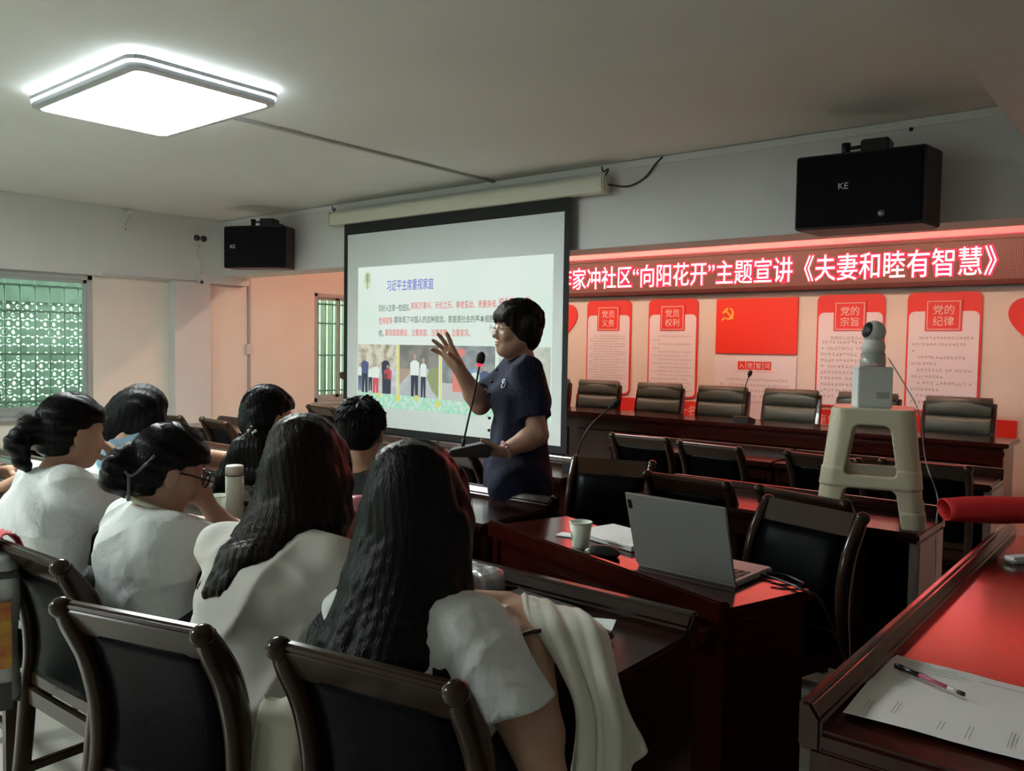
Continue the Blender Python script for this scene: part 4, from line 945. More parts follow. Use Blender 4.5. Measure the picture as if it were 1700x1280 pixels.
# ============================================================ bags
s = Sdf(.007, .03); bc = Vector((-1.445, 1.03, .0)); s.box(bc+Vector((0, 0, .44)), (.065, .045, .20), np.array(Matrix.Rotation(R(30), 3, 'Z')), .03); s.cone(bc+Vector((-.03, -.02, .62)), bc+Vector((-.045, -.03, .675)), .02, .010); s.cone(bc+Vector((.02, .02, .62)), bc+Vector((.035, .02, .69)), .022, .008)
s.disp(lambda X, Y, Z: .007*np.sin(X*55+Z*12)+.004*np.sin(Y*90-Z*30))
o = link('white_tote_bag', s.mesh('white_tote_bag', bc), mat('white_bag', (.60, .58, .48), .6, bump=.5, bscale=12), None, bc); tagp(o, 'crumpled cream white bag between the two nearest chairs', 'bag')
bp_ = W(-22, 1030, 2.22); bp_ = Vector((bp_.x, bp_.y, .40))
t = empty('printed_bag', bp_, R(68), 'white bag with yellow and red print hanging at the left edge', 'bag')
BG = mat('bag_white', (.52, .54, .54), .5, noise=.4, nscale=12); BGY = mat('bag_yellow', (.62, .40, .05), .5, noise=.4, nscale=20, col2=(.5, .1, .04)); BGD = mat('bag_dark', (.05, .05, .055), .6)
s = Sdf(.006, .02); s.box((0, 0, .22), (.075, .04, .20), None, .03); s.disp(lambda X, Y, Z: .004*np.sin(X*60+Z*20)); link('bag_body', s.mesh('bag_body'), BG, t)
box('print_patch', (-.06, .06, -.048, -.040, .12, .30), BGY, t, bev=.002); box('dark_base', (-.077, .077, -.046, .046, .0, .10), BGD, t, bev=.02); box('dark_band', (-.077, .077, -.047, .045, .36, .38), BGD, t, bev=.004)
# lectern behind the screen edge, grey display stand at the right
t = empty('lectern', (-6.93, 6.15, 0), R(-10), 'reddish wooden lectern peeking out left of the projection screen', 'lectern')
box('body', (-.22, .30, -.18, .18, 0, 1.02), WOODR, t, bev=.006); box('top', (-.27, .35, -.25, .25, 1.02, 1.10), WOODR, t, bev=.01, rot=(R(5), 0, 0)); box('base', (-.27, .35, -.22, .22, 0, .06), WOODR, t, bev=.006)
t = empty('display_stand', (-.66, 6.75, 0), 0, 'pale grey display stand at the right edge beyond the head table', 'stand')
GS = mat('stand_grey', (.42, .40, .36), .6); prism('head_panel', [(-.10, .86), (.25, .86), (.25, 1.06), (-.06, 1.06)], -.05, .05, GS, t, axis='y', bev=.008); tube('pole', [(-.02, 0, .02), (-.02, 0, .87)], .012, GS, t); box('foot', (-.15, .15, -.15, .15, 0, .02), GS, t, bev=.005)
# ============================================================ people
def frame(az, pitch=0., roll=0.):
    return np.array(Matrix.Rotation(-R(az), 3, 'Z')@Matrix.Rotation(R(pitch), 3, 'X')@Matrix.Rotation(R(roll), 3, 'Y'))
class Fr:
    def __init__(s, c, M): s.c = V3(c); s.M = M
    def __call__(s, x, y, z): return s.c+s.M@np.array([x, y, z])
def lerp(a, b, t): return V3(a)*(1-t)+V3(b)*t
def add_head(s, H, face=True):
    s.ell(H(0, -.012, .022), (.072, .090, .086), H.M, k=.02)
    s.ell(H(0, .020, -.035), (.060, .066, .080), H.M, k=.03)
    s.cone(H(-.018, .052, -.094), H(.018, .052, -.094), .020, .020, k=.03)
    s.cone(H(-.05, .0, -.055), H(-.02, .045, -.092), .022, .018, k=.03); s.cone(H(.05, .0, -.055), H(.02, .045, -.092), .022, .018, k=.03)
    if face:
        s.cone(H(-.032, .068, .016), H(.032, .068, .016), .012, .012, k=.02)
        for q in (-1, 1):
            s.ell(H(q*.037, .058, -.032), (.024, .022, .022), H.M, k=.02)
            s.ell(H(q*.030, .094, .000), (.016, .012, .009), H.M, k=.010, op='s')
        s.cone(H(0, .083, .002), H(0, .099, -.034), .0075, .0105, k=.010)
        for q in (-1, 1): s.ell(H(q*.011, .088, -.038), (.008, .009, .007), H.M, k=.006)
        s.ell(H(0, .083, -.060), (.021, .009, .0055), H.M, k=.006); s.ell(H(0, .082, -.071), (.018, .010, .0065), H.M, k=.006)
        s.ell(H(0, .0945, -.0653), (.017, .006, .0016), H.M, k=.003, op='s')
    for q in (-1, 1):
        s.ell(H(q*.083, -.010, -.012), (.010, .020, .032), H.M, k=.006); s.ell(H(q*.095, -.006, -.010), (.008, .011, .019), H.M, k=.005, op='s')
def hand(s, w, d, n, right, curl=(20, 25, 30, 35), spread=8, sc=1., thumb=(.75, .6, .3)):
    w = V3(w); d = V3(d); d /= np.linalg.norm(d); n = V3(n); n = n-d*(n@d); n /= np.linalg.norm(n)
    lat = np.cross(d, n)*(1 if right else -1)
    ln = (.070, .078, .072, .056)
    for i in range(4):
        o = (.027, .009, -.009, -.026)[i]
        kn = w+(d*(.086, .090, .086, .078)[i]+lat*o)*sc
        s.cone(w+lat*o*.45*sc+d*.006, kn, .0155*sc, .0115*sc, k=.014)
        an = R((1.5, .5, -.5, -1.6)[i]*spread); fd = d*math.cos(an)+lat*math.sin(an); p = kn
        for j, f in enumerate((.44, .32, .24)):
            c = R(curl[i])*(j+1)*.75; u = fd*math.cos(c)+n*math.sin(c); q = p+u*ln[i]*f*sc
            s.cone(p, q, (.0098, .0088, .0080, .0070)[j]*sc, (.0088, .0080, .0070)[j]*sc, k=.004); p = q
    s.ell(w+(d*.045+n*.006)*sc, (.03*sc, .03*sc, .014*sc), np.stack([lat, d, n], 1), k=.015)
    t0 = w+(d*.022+lat*.020+n*.006)*sc; u = lat*thumb[0]+d*thumb[1]+n*thumb[2]; u /= np.linalg.norm(u); t1 = t0+u*.042*sc
    v = lat*thumb[0]*.5+d*.85+n*thumb[2]; v /= np.linalg.norm(v); t2 = t1+v*.030*sc; t3 = t2+v*.024*sc
    s.cone(t0, t1, .0155*sc, .0115*sc, k=.012); s.cone(t1, t2, .0112*sc, .0098*sc, k=.004); s.cone(t2, t3, .0098*sc, .0078*sc, k=.004)
def torso_prims(s, P, N, az, g=0., w=1., bust=0., k=.03, hip=True, belly=0., hunch=.0):
    """two columns of round cones from hips to shoulders and a sloping yoke; g inflates them"""
    X = frame(az)[:, 0]; Y = frame(az)[:, 1]; P, N = V3(P), V3(N)
    waist, chest, up = lerp(P, N, .36)-Y*hunch*.6, lerp(P, N, .66)-Y*hunch, lerp(P, N, .84)-Y*hunch*.4; sh = lerp(P, N, .885)
    for q in (-1, 1):
        hp = P+X*q*.070*w; wa = waist+X*q*.060*w; cc = chest+X*q*.072*w; uu = up+X*q*.088*w
        if hip: s.cone(hp, wa, .104*w+g, .082*w+g, k=k)
        s.cone(wa, cc, .082*w+g, .088*w+g, k=k); s.cone(cc, uu, .088*w+g, .060*w+g, k=k)
        s.cone(N-np.array([0, 0, .025]), sh+X*q*.140*w, .040+g, .040+g, k=.025)
        if bust: s.ell(chest+X*q*.058+Y*(.06+.02*bust), (.05+g, .045+g, .05+g), k=.04)
    ce = -Y*.012
    if hip: s.cone(P+ce, waist+ce, .104*w+g, .088*w+g, k=.03)
    s.cone(waist+ce, chest+ce, .088*w+g, .096*w+g, k=.03); s.cone(chest+ce, up+ce, .096*w+g, .068*w+g, k=.03)
    if belly: s.ell(waist+Y*.05, (.10*w+g, .07+g, .12), k=.05)
    return X, Y, sh
def arms_pts(P, N, az, w=1.):
    X = frame(az)[:, 0]; sh = lerp(P, N, .885); return [sh+X*q*.148*w for q in (-1, 1)]
def eye(root, H, x):
    c = Vector(H(x, .0755, .000))-root.location
    e = ball('eye', c, .0115, mat('eye_white', (.55, .52, .48), .3), root, 14, 10)
    f = Vector(H.M[:, 1]); ball('iris', c+f*.0075, .0058, mat('iris', (.015, .010, .008), .2), e, 12, 8); return e
def person(label, P, N, az, H, shirt, arms, sleeve=.62, res=.007, skin=SKIN, legs=True, trousers=None, w=1., sg=.016, face=True, folds=1., hem=None, tname='t_shirt', knees=None, neck_r=.050, collar=None, bust=0., hunch=.015):
    P, N = V3(P), V3(N)
    root = empty('person', (P[0], P[1], 0), 0, label, 'person')
    # ---- one continuous body
    s = Sdf(res, .02); X, Y, sh = torso_prims(s, P, N, az, 0, w, bust, hunch=hunch)
    add_head(s, H, face); s.cone(N-np.array([0, 0, .02]), H(0, -.022, -.055), neck_r, .047, k=.03)
    S = arms_pts(P, N, az, w)
    for i, A in enumerate(arms):
        if A is None: continue
        el, wr = V3(A['e']), V3(A['w'])
        s.cone(S[i], el, .047, .037, k=.03); s.cone(el, lerp(el, wr, .3), .037, .038, k=.02); s.cone(lerp(el, wr, .3), wr, .038, .025, k=.02)
        hand(s, wr, A['d'], A['n'], i == 1, A.get('curl', (20, 25, 30, 35)), A.get('spread', 6), A.get('sc', .95), A.get('thumb', (.75, .6, .3)))
    lg = Sdf(.011, .03)
    if legs:
        for q in (-1, 1):
            hp = P+X*q*.085
            kn = V3(knees[(q+1)//2]) if knees else P+X*q*.10+Y*.37+np.array([0, 0, -.05])
            an = np.array([kn[0], kn[1], .09])-Y*.06; toe = np.array([an[0], an[1], .035])+Y*.15
            s.cone(hp, kn, .085, .055, k=.03); s.cone(kn, an, .052, .036, k=.03); s.cone(an-np.array([0, 0, .045]), toe, .036, .03, k=.02)
            lg.cone(hp, kn, .100, .068); lg.cone(kn, an+np.array([0, 0, .01]), .066, .055, cap=True)
        lg.cone(P-X*.07, P+X*.07, .118, .118)
    body = sobj('body', s, skin, root)
    if legs:
        sobj('trousers', lg, trousers or mat('dark_trousers', (.018, .019, .024), .8, bump=.3, bscale=20), root)
        for q in (0, 1):
            kn = V3(knees[q]) if knees else P+X*(q*2-1)*.10+Y*.37; f = Sdf(.01, .02); b = np.array([kn[0], kn[1], 0])-Y*.06
            f.cone(b+np.array([0, 0, .045])-Y*.02, b+Y*.16+np.array([0, 0, .038]), .047, .041); f.cut(b, (0, 0, -1)); sobj('shoe', f, mat('shoe_white', (.45, .45, .44), .6), root)
    # ---- shirt
    if shirt is not None:
        c = Sdf(res, .025); torso_prims(c, P, N-np.array([0, 0, .012]), az, sg, w*1.0, bust, k=.03, hunch=hunch)
        for i, A in enumerate(arms):
            if A is None: el = S[i]+np.array([0, 0, -.2]); 
            else: el = V3(A['e'])
            e2 = lerp(S[i], el, sleeve); c.cone(S[i], e2, .050+sg*.8, .056+sg*1.3, k=.022, cap=True)
        rn = np.random.RandomState(abs(hash(label)) % 1000 if False else len(label)); ph = rn.rand(6)*6
        if folds:
            def fd(Xx, Yy, Zz):
                t = Xx*X[0]+Yy*X[1]; u = Xx*Y[0]+Yy*Y[1]; rg = lambda v: (1-np.abs(np.sin(v)))**2
                return -folds*(.0065*rg(t*9+Zz*13+ph[0]+.9*np.sin(Zz*9+t*7+ph[1]))+.0055*rg(Zz*15-t*8+ph[2]+1.1*np.sin(t*11+Zz*5+ph[3]))+.003*np.sin(Zz*30+t*21+u*25+ph[4]))
            c.disp(fd)
        # neckline
        up = V3(H.c)-N; up /= np.linalg.norm(up)
        c.cone(N+up*.03, N+up*.16, .060, .075, k=.01, op='s'); c.cut(N+up*.034, up)
        if hem is not None: c.cut(P+np.array([0, 0, hem]), (0, 0, -1))
        sobj(tname, c, shirt, root)
        if collar: torus('collar', Vector(N+up*.030)-root.location, Vector(up), .068, .009, collar, root, 28, 8)
    return root, X, Y, S
def strands(s, amp=.0028, f=260):
    """fine lock relief, mostly vertical"""
    s.disp(lambda X, Y, Z: amp*np.sin(X*f+9*np.sin(Z*7+Y*9))*np.sin(Y*f*.83+7*np.sin(Z*6+X*11))+amp*.7*np.sin((X-Y)*f*.4+5*np.sin(Z*8)))
def cap_hair(s, H, g=.016, front=.05):
    s.ell(H(0, -.016, .030), (.074+g, .093+g, .088+g), H.M, k=.02)
    s.ell(H(0, -.045, -.02), (.066+g, .060+g, .075+g*.6), H.M, k=.03)
def face_cut(s, H, z=-.045, y=.095, r=(.074, .062, .085)):
    s.ell(H(0, y, z), r, H.M, k=.012, op='s')
def scalp_strands(root, H, m, n=500, to=None, frm=None, g=.016, seed=1, steps=5, step=.16, lift=0., r=.0011, keep=None, rad=None, cen=(0, -.016, .030), curl=0.):
    """short strands combed over the scalp, towards a tie point or away from a whorl"""
    rn = np.random.RandomState(seed); bm = bmesh.new(); og = root.location
    R0 = np.array(rad if rad else (.074+g, .093+g, .088+g))*1.004; done = 0
    while done < n:
        v = rn.normal(size=3); v /= np.linalg.norm(v)
        if keep is not None and not keep(v): continue
        done += 1; pts = []; tw = rn.normal(size=3)*.25
        for k in range(steps):
            pts.append(Vector(H(*(np.array(cen)+v*R0*(1+lift*k/steps*rn.uniform(.4, 1)))))-og)
            t = (V3(to)-v) if to is not None else (v-V3(frm)); t = t+tw+curl*rn.normal(size=3); t -= v*(t@v); t /= max(1e-6, np.linalg.norm(t)); v = v+t*step; v /= np.linalg.norm(v)
        pts = spline(pts, 2); kk = len(pts); tube_bm(bm, pts, [r*(1-.6*abs(2*i/(kk-1)-.7)) for i in range(kk)], 3, cap=False)
    return link('hair_strands', tobm(bm, 'hair_strands'), m, root, smooth=True)
def wisps(root, H, pairs, m, n=40, seed=1, r=.0022, jit=.018):
    """loose strands: (root point, mid, tip) triples in world space"""
    rn = random.Random(seed); bm = bmesh.new(); og = root.location
    for a, b, c in pairs:
        for _ in range(n):
            j = [Vector((rn.gauss(0, jit), rn.gauss(0, jit), rn.gauss(0, jit*.6))) for _ in range(3)]
            pts = spline([Vector(a)+j[0]*.8-og, Vector(b)+j[1]-og, Vector(c)+j[2]*1.2-og], 4); k = len(pts)
            tube_bm(bm, pts, [r*(1-.75*i/(k-1)) for i in range(k)], 3, cap=False)
    return link('hair_strands', tobm(bm, 'hair_strands'), m, root, smooth=True)

DOWN = np.array([0, 0, -1.])
# ---------------------------------------------------------------- standing woman
def build_speaker():
    d = 3.62
    HC = W(857, 546, d); P = V3(W(858, 792, d+.02)); N = V3(W(866, 590, d+.03))
    baz = -138; X = frame(baz)[:, 0]; Y = frame(baz)[:, 1]
    H = Fr(HC, frame(-150, 1, 0))
    root = empty('person', (P[0], P[1], 0), 0, 'standing woman in a navy dress speaking with one hand raised', 'person')
    NAVY = mat('navy_dress', (.006, .0075, .021), .8, noise=.6, nscale=70, spec=.2, col2=(.014, .017, .040), bump=.5, bscale=70)
    s = Sdf(.0045, .02); w = 1.08
    torso_prims(s, P, N, baz, 0, w, .0)
    add_head(s, H); s.cone(N-np.array([0, 0, .03]), H(0, -.02, -.05), .054, .050, k=.03); s.ell(H(0, .03, -.085), (.045, .045, .03), H.M, k=.03)
    sh = lerp(P, N, .885); SL, SR = sh-X*.16, sh+X*.16
    eL, wL = V3(W(893, 722, d-.16)), V3(W(836, 749, d-.20)); eR, wR = V3(W(797, 672, d+.10)), V3(W(762, 612, d+.02))
    for S_, e, wr in ((SL, eL, wL), (SR, eR, wR)):
        s.cone(S_, e, .047, .041, k=.03); s.cone(e, lerp(e, wr, .3), .043, .044, k=.02); s.cone(lerp(e, wr, .3), wr, .044, .028, k=.02)
    r_ = V3(_R); u_ = V3(_U); f_ = V3(_F)
    # raised right hand: fingers up and to the left of the view, palm towards the audience
    hand(s, wR, -r_*.60+u_*.95-f_*.10, -f_*.85-r_*.5-u_*.2, True, (10, 12, 14, 18), 15, 1.08, (.50, .45, .85))
    # left hand holds the microphone base from below
    hand(s, wL, -r_*.98-u_*.10+f_*.0, u_*.95+f_*.15, False, (10, 10, 12, 14), 4, .95, (.8, .55, .5))
    for q in (-1, 1):
        kn = np.array([P[0], P[1], .48])+X*q*.08; an = np.array([P[0], P[1], .09])+X*q*.08; s.cone(P+X*q*.08, kn, .10, .06, k=.03); s.cone(kn, an, .055, .038, k=.03); s.cone(an-np.array([0, 0, .045]), an+Y*.14-np.array([0, 0, .055]), .036, .03, k=.02)
    sobj('body', s, SKIN2, root)
    c = Sdf(.006, .03); torso_prims(c, P, N-np.array([0, 0, .01]), baz, .013, w*1.0, .9, k=.04, belly=0)
    for S_, e in ((SL, eL), (SR, eR)): c.cone(S_, lerp(S_, e, .74), .062, .074, k=.025, cap=True)
    bot = np.array([P[0], P[1], .40])
    for q in (-1, 1): c.cone(P+X*q*.085, bot+X*q*.10, .125, .135, k=.06, cap=True)
    ph = .7
    c.disp(lambda A, B, C: .004*np.sin((A*X[0]+B*X[1])*38+C*16+2*np.sin(C*8))+.003*np.sin(C*45-(A*X[0]+B*X[1])*20)+.0025*np.sin((A*Y[0]+B*Y[1])*50+C*10))
    up = V3(HC)-N; up /= np.linalg.norm(up); c.cone(N+up*.035+Y*.02, N+up*.16+Y*.03, .060, .075, k=.01, op='s'); c.cut(N+up*.040, up+Y*.55)
    dr = sobj('dress', c, NAVY, root)
    for k in range(6):
        pt = lerp(N, P, .12+.10*k)+Y*(.105+.03*math.sin(min(1, k/3)*2.2))+X*.02; ball('button', Vector(pt)-root.location, .007, BLK, dr, 10, 8)
    from mathutils.bvhtree import BVHTree
    bv = BVHTree.FromPolygons([v.co for v in dr.data.vertices], [tuple(q.vertices) for q in dr.data.polygons])
    ro = CAM-root.location; hit = bv.ray_cast(ro, (W(837, 640, 3.)-CAM).normalized()); bp = V3(hit[0]+root.location+hit[1]*.003); br = torus('brooch', Vector(bp)-root.location, hit[1], .012, .003, SILV, dr, 14, 6); torus('brooch_loop', Vector(bp)-root.location+Vector((0, 0, .018)), hit[1], .007, .0025, SILV, br, 12, 6)
    # permed short hair
    h = Sdf(.005, .02)
    h.ell(H(0, -.018, .036), (.096, .100, .094), H.M, k=.02); h.ell(H(0, -.054, -.015), (.086, .058, .085), H.M, k=.03); h.ell(H(0, .040, .066), (.074, .052, .044), H.M, k=.025)
    for q in (-1, 1): h.ell(H(q*.074, -.012, .0), (.024, .045, .055), H.M, k=.02); h.ell(H(q*.05, .074, .052), (.03, .016, .024), H.M, k=.014); h.cone(H(q*.073, .045, .035), H(q*.076, .040, -.012), .014, .007, k=.012)
    h.ell(H(0, .078, .055), (.045, .014, .022), H.M, k=.014); h.cone(H(.02, .086, .055), H(.03, .088, .026), .012, .005, k=.01); h.cone(H(-.02, .086, .055), H(-.028, .088, .030), .012, .005, k=.01)
    face_cut(h, H, -.068, .088, (.085, .078, .088))
    rn = np.random.RandomState(4)
    for _ in range(26):
        v = rn.normal(size=3); v /= np.linalg.norm(v)
        if v[1] > .55 and v[2] < .35 or v[2] < -.6 or (v[1] > .2 and v[2] < .1): continue
        h.ell(H(v[0]*.096, -.02+v[1]*.104, .03+v[2]*.094), (.017, .017, .019), H.M, k=.03)
    h.disp(lambda A, B, C: .0016*np.sin(A*190+3*np.sin(C*40))*np.sin(B*180+C*40))
    m_ = mat('permed_hair', (.011, .0075, .006), .6, spec=.15, bump=.7, bscale=60); sobj('hair', h, m_, root)
    scalp_strands(root, H, m_, 1500, frm=(0, -.2, .95), seed=8, steps=6, step=.13, lift=.08, r=.0014, rad=(.099, .104, .097), cen=(0, -.018, .036), curl=.10, keep=lambda v: v[2] > -.75 and not (v[1] > .25 and v[2] < .28))
    for x in (-.030, .030): eye(root, H, x)
    for x in (-1, 1):
        tube('eyebrow', [Vector(H(x*.014, .083, .017))-root.location, Vector(H(x*.03, .081, .021))-root.location, Vector(H(x*.045, .070, .017))-root.location], [.003, .0035, .002], HAIR, root, 6)
    lp = Sdf(.002, .004); lp.ell(H(0, .0865, -.0605), (.019, .008, .005), H.M); lp.ell(H(0, .0855, -.0705), (.016, .009, .006), H.M); lp.ell(H(0, .0965, -.0653), (.017, .006, .0015), H.M, k=.002, op='s'); sobj('lips', lp, mat('lips', (.30, .09, .075), .45), root)
    g = empty('glasses'); g.parent = root; wire = mat('gold_wire', (.5, .4, .28), .3, metal=.9)
    for x in (-.031, .031):
        torus('lens_rim', Vector(H(x, .103, -.006))-root.location, Vector(H.M[:, 1]), .0215, .0011, wire, g, 22, 6, 1.0)
        tube('temple', [Vector(H(math.copysign(.052, x), .100, .002))-root.location, Vector(H(math.copysign(.078, x), .04, .004))-root.location, Vector(H(math.copysign(.082, x), -.01, .0))-root.location], .0012, wire, g, 6)
    tube('bridge', [Vector(H(-.010, .104, -.002))-root.location, Vector(H(0, .107, .001))-root.location, Vector(H(.010, .104, -.002))-root.location], .0012, wire, g, 6)
    bd = mat('pink_beads', (.52, .34, .33), .25); ax = V3(wL)-V3(eL); ax /= np.linalg.norm(ax); o1 = np.cross(ax, [0, 0, 1]); o1 /= np.linalg.norm(o1); o2 = np.cross(ax, o1); b = empty('bracelet'); b.parent = root
    for k in range(14):
        t = 2*math.pi*k/14; ball('bead', Vector(wL-ax*.012+(o1*math.cos(t)+o2*math.sin(t))*.034)-root.location, .0075, bd, b, 10, 8)
    for q in (-1, 1):
        f = Sdf(.01, .02); bb = np.array([P[0], P[1], 0])+X*q*.08; f.cone(bb-Y*.03+np.array([0, 0, .045]), bb+Y*.15+np.array([0, 0, .036]), .044, .038); f.cut(bb, (0, 0, -1)); sobj('shoe', f, BLK, root)
    # the microphone in her hand
    mb = W(780, 752, d-.215); rz = math.atan2(_R.y, _R.x)
    top = W(797, 598, d-.21)
    Mz = Matrix.Rotation(-(rz+R(90)), 3, 'Z'); st_ = lambda px, py: Mz@(W(px, py, d-.21)-mb)
    mic(mb-Vector((0, 0, .012)), rz+R(90), [st_(768, 738), st_(774, 708), st_(786, 655), st_(796, 602)], 'black gooseneck microphone held in the hand of the standing woman', ring=REDL, wide=.055)
build_speaker()

# ---------------------------------------------------------------- girl nearest the camera, long black hair
def mane(root, h, locks, m, per=34, seed=1, r0=.034, k=.022, strand=.0009):
    """locks: point lists in world space, crown first. Adds tapered locks to the mass and fine strands over it"""
    rn = random.Random(seed); bm = bmesh.new(); og = root.location
    for L in locks:
        pts = [Vector(p) for p in L]; n = len(pts)
        rad = [r0*(.75, 1.0, 1.0, .92, .62, .16)[min(5, round(5*i/(n-1)))] for i in range(n)]
        for i in range(1, n-1): h.cone(pts[i], pts[i+1], rad[i], rad[i+1], k=k)
        for _ in range(per):
            th = rn.uniform(0, 6.28); a = Vector((math.cos(th), math.sin(th), 0)); sh = rn.uniform(.75, 1.12); ln = rn.uniform(.93, 1.06)
            q = [p+a*rad[i]*sh*(1.0 if i else .3)+Vector((rn.gauss(0, .003), rn.gauss(0, .003), 0)) for i, p in enumerate(pts)]
            q[-1] = q[-2]+(q[-1]-q[-2])*ln; sp = spline([v-og for v in q], 4); kk = len(sp)
            tube_bm(bm, sp, [strand*(1-.7*i/(kk-1)) for i in range(kk)], 3, cap=False)
    return bm
def build_long_black():
    H = Fr(W(690, 838, 1.72), frame(-28, -14, 2)); P = (-1.13, 1.17, .56); N = V3((-1.20, 1.155, .885))
    az = -14
    eR = V3(W(905, 1290, 1.52)); wR = V3(W(893, 1060, 1.66))
    arms = [dict(e=V3((-1.40, 1.36, .78)), w=V3((-1.24, 1.50, .79)), d=(1, .25, 0), n=(0, 0, -1)),
            dict(e=eR, w=wR, d=V3(W(835, 1000, 1.78))-wR+np.array([0, 0, .02]), n=-V3(_U)-V3(_R)*.4, curl=(35, 40, 45, 50), sc=1.0)]
    root, X, Y, S = person('girl nearest the camera with very long black hair and white shirt', P, N, az, H, TEE, arms, sleeve=.60, res=.006, face=False, w=.88, sg=.02, folds=1.6)
    h = Sdf(.006, .03); cap_hair(h, H, .018)
    og = V3(H.c); bx, by = X, Y
    crown = H(0, -.02, .128); locks = []; rn = random.Random(11)
    for i in range(20):
        t = (i-9.5)/9.5; yb = math.sqrt(max(0, 1-.85*t*t)); j = lambda s_: rn.gauss(0, s_)
        locks.append([crown, H(t*.054, -.02-.055*yb, .082-.028*t*t), og+bx*t*.080-by*(.082*yb-.01)+DOWN*.02, og+bx*t*.098-by*(.130*yb-.005)+DOWN*.14, og+bx*(t*.125+j(.006))-by*(.04+.155*yb)+DOWN*.26,
                      og+bx*(t*(.150+.02*abs(t))+j(.008))-by*(.06+.150*yb+j(.006))+DOWN*(.375+j(.016)-.02*abs(t))])
    for i in range(5):
        for q in (-1, 1):
            u = i/4; locks.append([crown, H(q*.062, .03-.03*u, .050), og+bx*q*.086+by*(.02-.03*u)+DOWN*.03, og+bx*q*.100+by*(-.03*u)+DOWN*.15, og+bx*q*(.145+.01*u)-by*(.05+.06*u)+DOWN*.26, og+bx*q*(.170-.02*u+.01*q)-by*(.08+.07*u)+DOWN*(.335+.02*u)])
    for q in (-1, 1):   # outward curls at the ends
        e0 = og+bx*q*.145-by*.13+DOWN*.29; h.chain([e0, e0+bx*q*.028+DOWN*.045, e0+bx*q*.026+DOWN*.072, e0+bx*q*.006+DOWN*.084], [.030, .026, .018, .009], k=.02)
    bm = mane(root, h, locks, HAIR, 40, 3, .030, .02)
    strands(h, .0022, 230); sobj('hair', h, HAIR, root); link('hair_strands', tobm(bm, 'hair_strands'), HAIR, root, smooth=True)
    ax = wR-V3(eR); torus('hair_tie', Vector(wR+np.array([0, 0, .005]))-root.location, Vector(ax), .033, .0045, mat('brown_elastic', (.05, .015, .01), .6), root)
    # jacket draped over the forearm and desk end
    net = [[W(868, 985, 1.80), W(905, 1000, 1.80), W(950, 1012, 1.78), W(985, 1030, 1.74)],
           [W(880, 1030, 1.66), W(925, 1035, 1.64), W(975, 1040, 1.63), W(1010, 1055, 1.64)],
           [W(930, 1120, 1.58), W(960, 1120, 1.55), W(1000, 1120, 1.55), W(1028, 1130, 1.58)],
           [W(955, 1200, 1.56), W(985, 1200, 1.53), W(1020, 1200, 1.53), W(1045, 1200, 1.57)],
           [W(940, 1330, 1.54), W(985, 1330, 1.51), W(1030, 1310, 1.51), W(1066, 1250, 1.55)]]
    o = cloth_surface('white_jacket', net, mat('cream_jacket', (.62, .60, .54), .9, bump=.5, bscale=9, bdist=.02), lambda u, v: (.012*math.sin(u*15+v*2)+.006*math.sin(u*31+v*5))*(.25+v), .010, net[1][1], 36, 36)
    tagp(o, 'cream white jacket draped over the forearm of the nearest girl', 'jacket')
build_long_black()

# ---------------------------------------------------------------- second girl, long dark brown hair over one shoulder
def build_long_brown():
    H = Fr(W(508, 778, 2.08), frame(-30, -18, 3)); P = (-1.66, 1.16, .56); N = V3((-1.70, 1.20, .922)); az = -22
    arms = [dict(e=V3((-1.93, 1.34, .79)), w=V3((-1.80, 1.50, .80)), d=(1, .4, 0), n=(0, 0, -1)), dict(e=V3((-1.50, 1.42, .79)), w=V3((-1.66, 1.52, .80)), d=(-1, .3, 0), n=(0, 0, -1))]
    root, X, Y, S = person('girl with long dark brown hair swept over her left shoulder in a loose white shirt', P, N, az, H, mat('warm_white_cotton', (.63, .61, .57), .9, bump=.5, bscale=9), arms, sleeve=.75, res=.007, face=False, w=1.02, sg=.03, folds=2.0)
    h = Sdf(.006, .03); cap_hair(h, H, .018); og = V3(H.c); bx, by = X, Y
    crown = H(0, -.02, .128); locks = []; rn = random.Random(21)
    for i in range(20):
        t = (i-9.5)/9.5; yb = math.sqrt(max(0, 1-.85*t*t)); j = lambda s_: rn.gauss(0, s_)
        locks.append([crown, H(t*.054, -.02-.055*yb, .082-.028*t*t), og+bx*t*.080-by*(.080*yb-.01)+DOWN*.01, og+bx*(t*.090-.006)-by*(.105*yb)+DOWN*.10, og+bx*(t*.088-.040+j(.005))-by*(.125*yb+.07)+DOWN*(.18-.01*t),
                      og+bx*(t*.085-.090+j(.012))-by*(.100*yb+.125)+DOWN*(.248-.035*t+j(.012))])
    for i in range(4):
        for q in (-1, 1):
            u = i/3; locks.append([crown, H(q*.062, .03-.03*u, .050), og+bx*q*.084+by*(.02-.03*u)+DOWN*.03, og+bx*q*.092+by*(.01-.03*u)+DOWN*.11, og+bx*(q*.090)-by*(.01+.03*u)+DOWN*.17, og+bx*(q*.085)-by*(.02+.03*u)+DOWN*(.215+.02*u)])
    bm = mane(root, h, locks, HAIRB, 40, 5, .028, .02)
    strands(h, .0022, 230); sobj('hair', h, HAIRB, root); link('hair_strands', tobm(bm, 'hair_strands'), HAIRB, root, smooth=True)
build_long_brown()

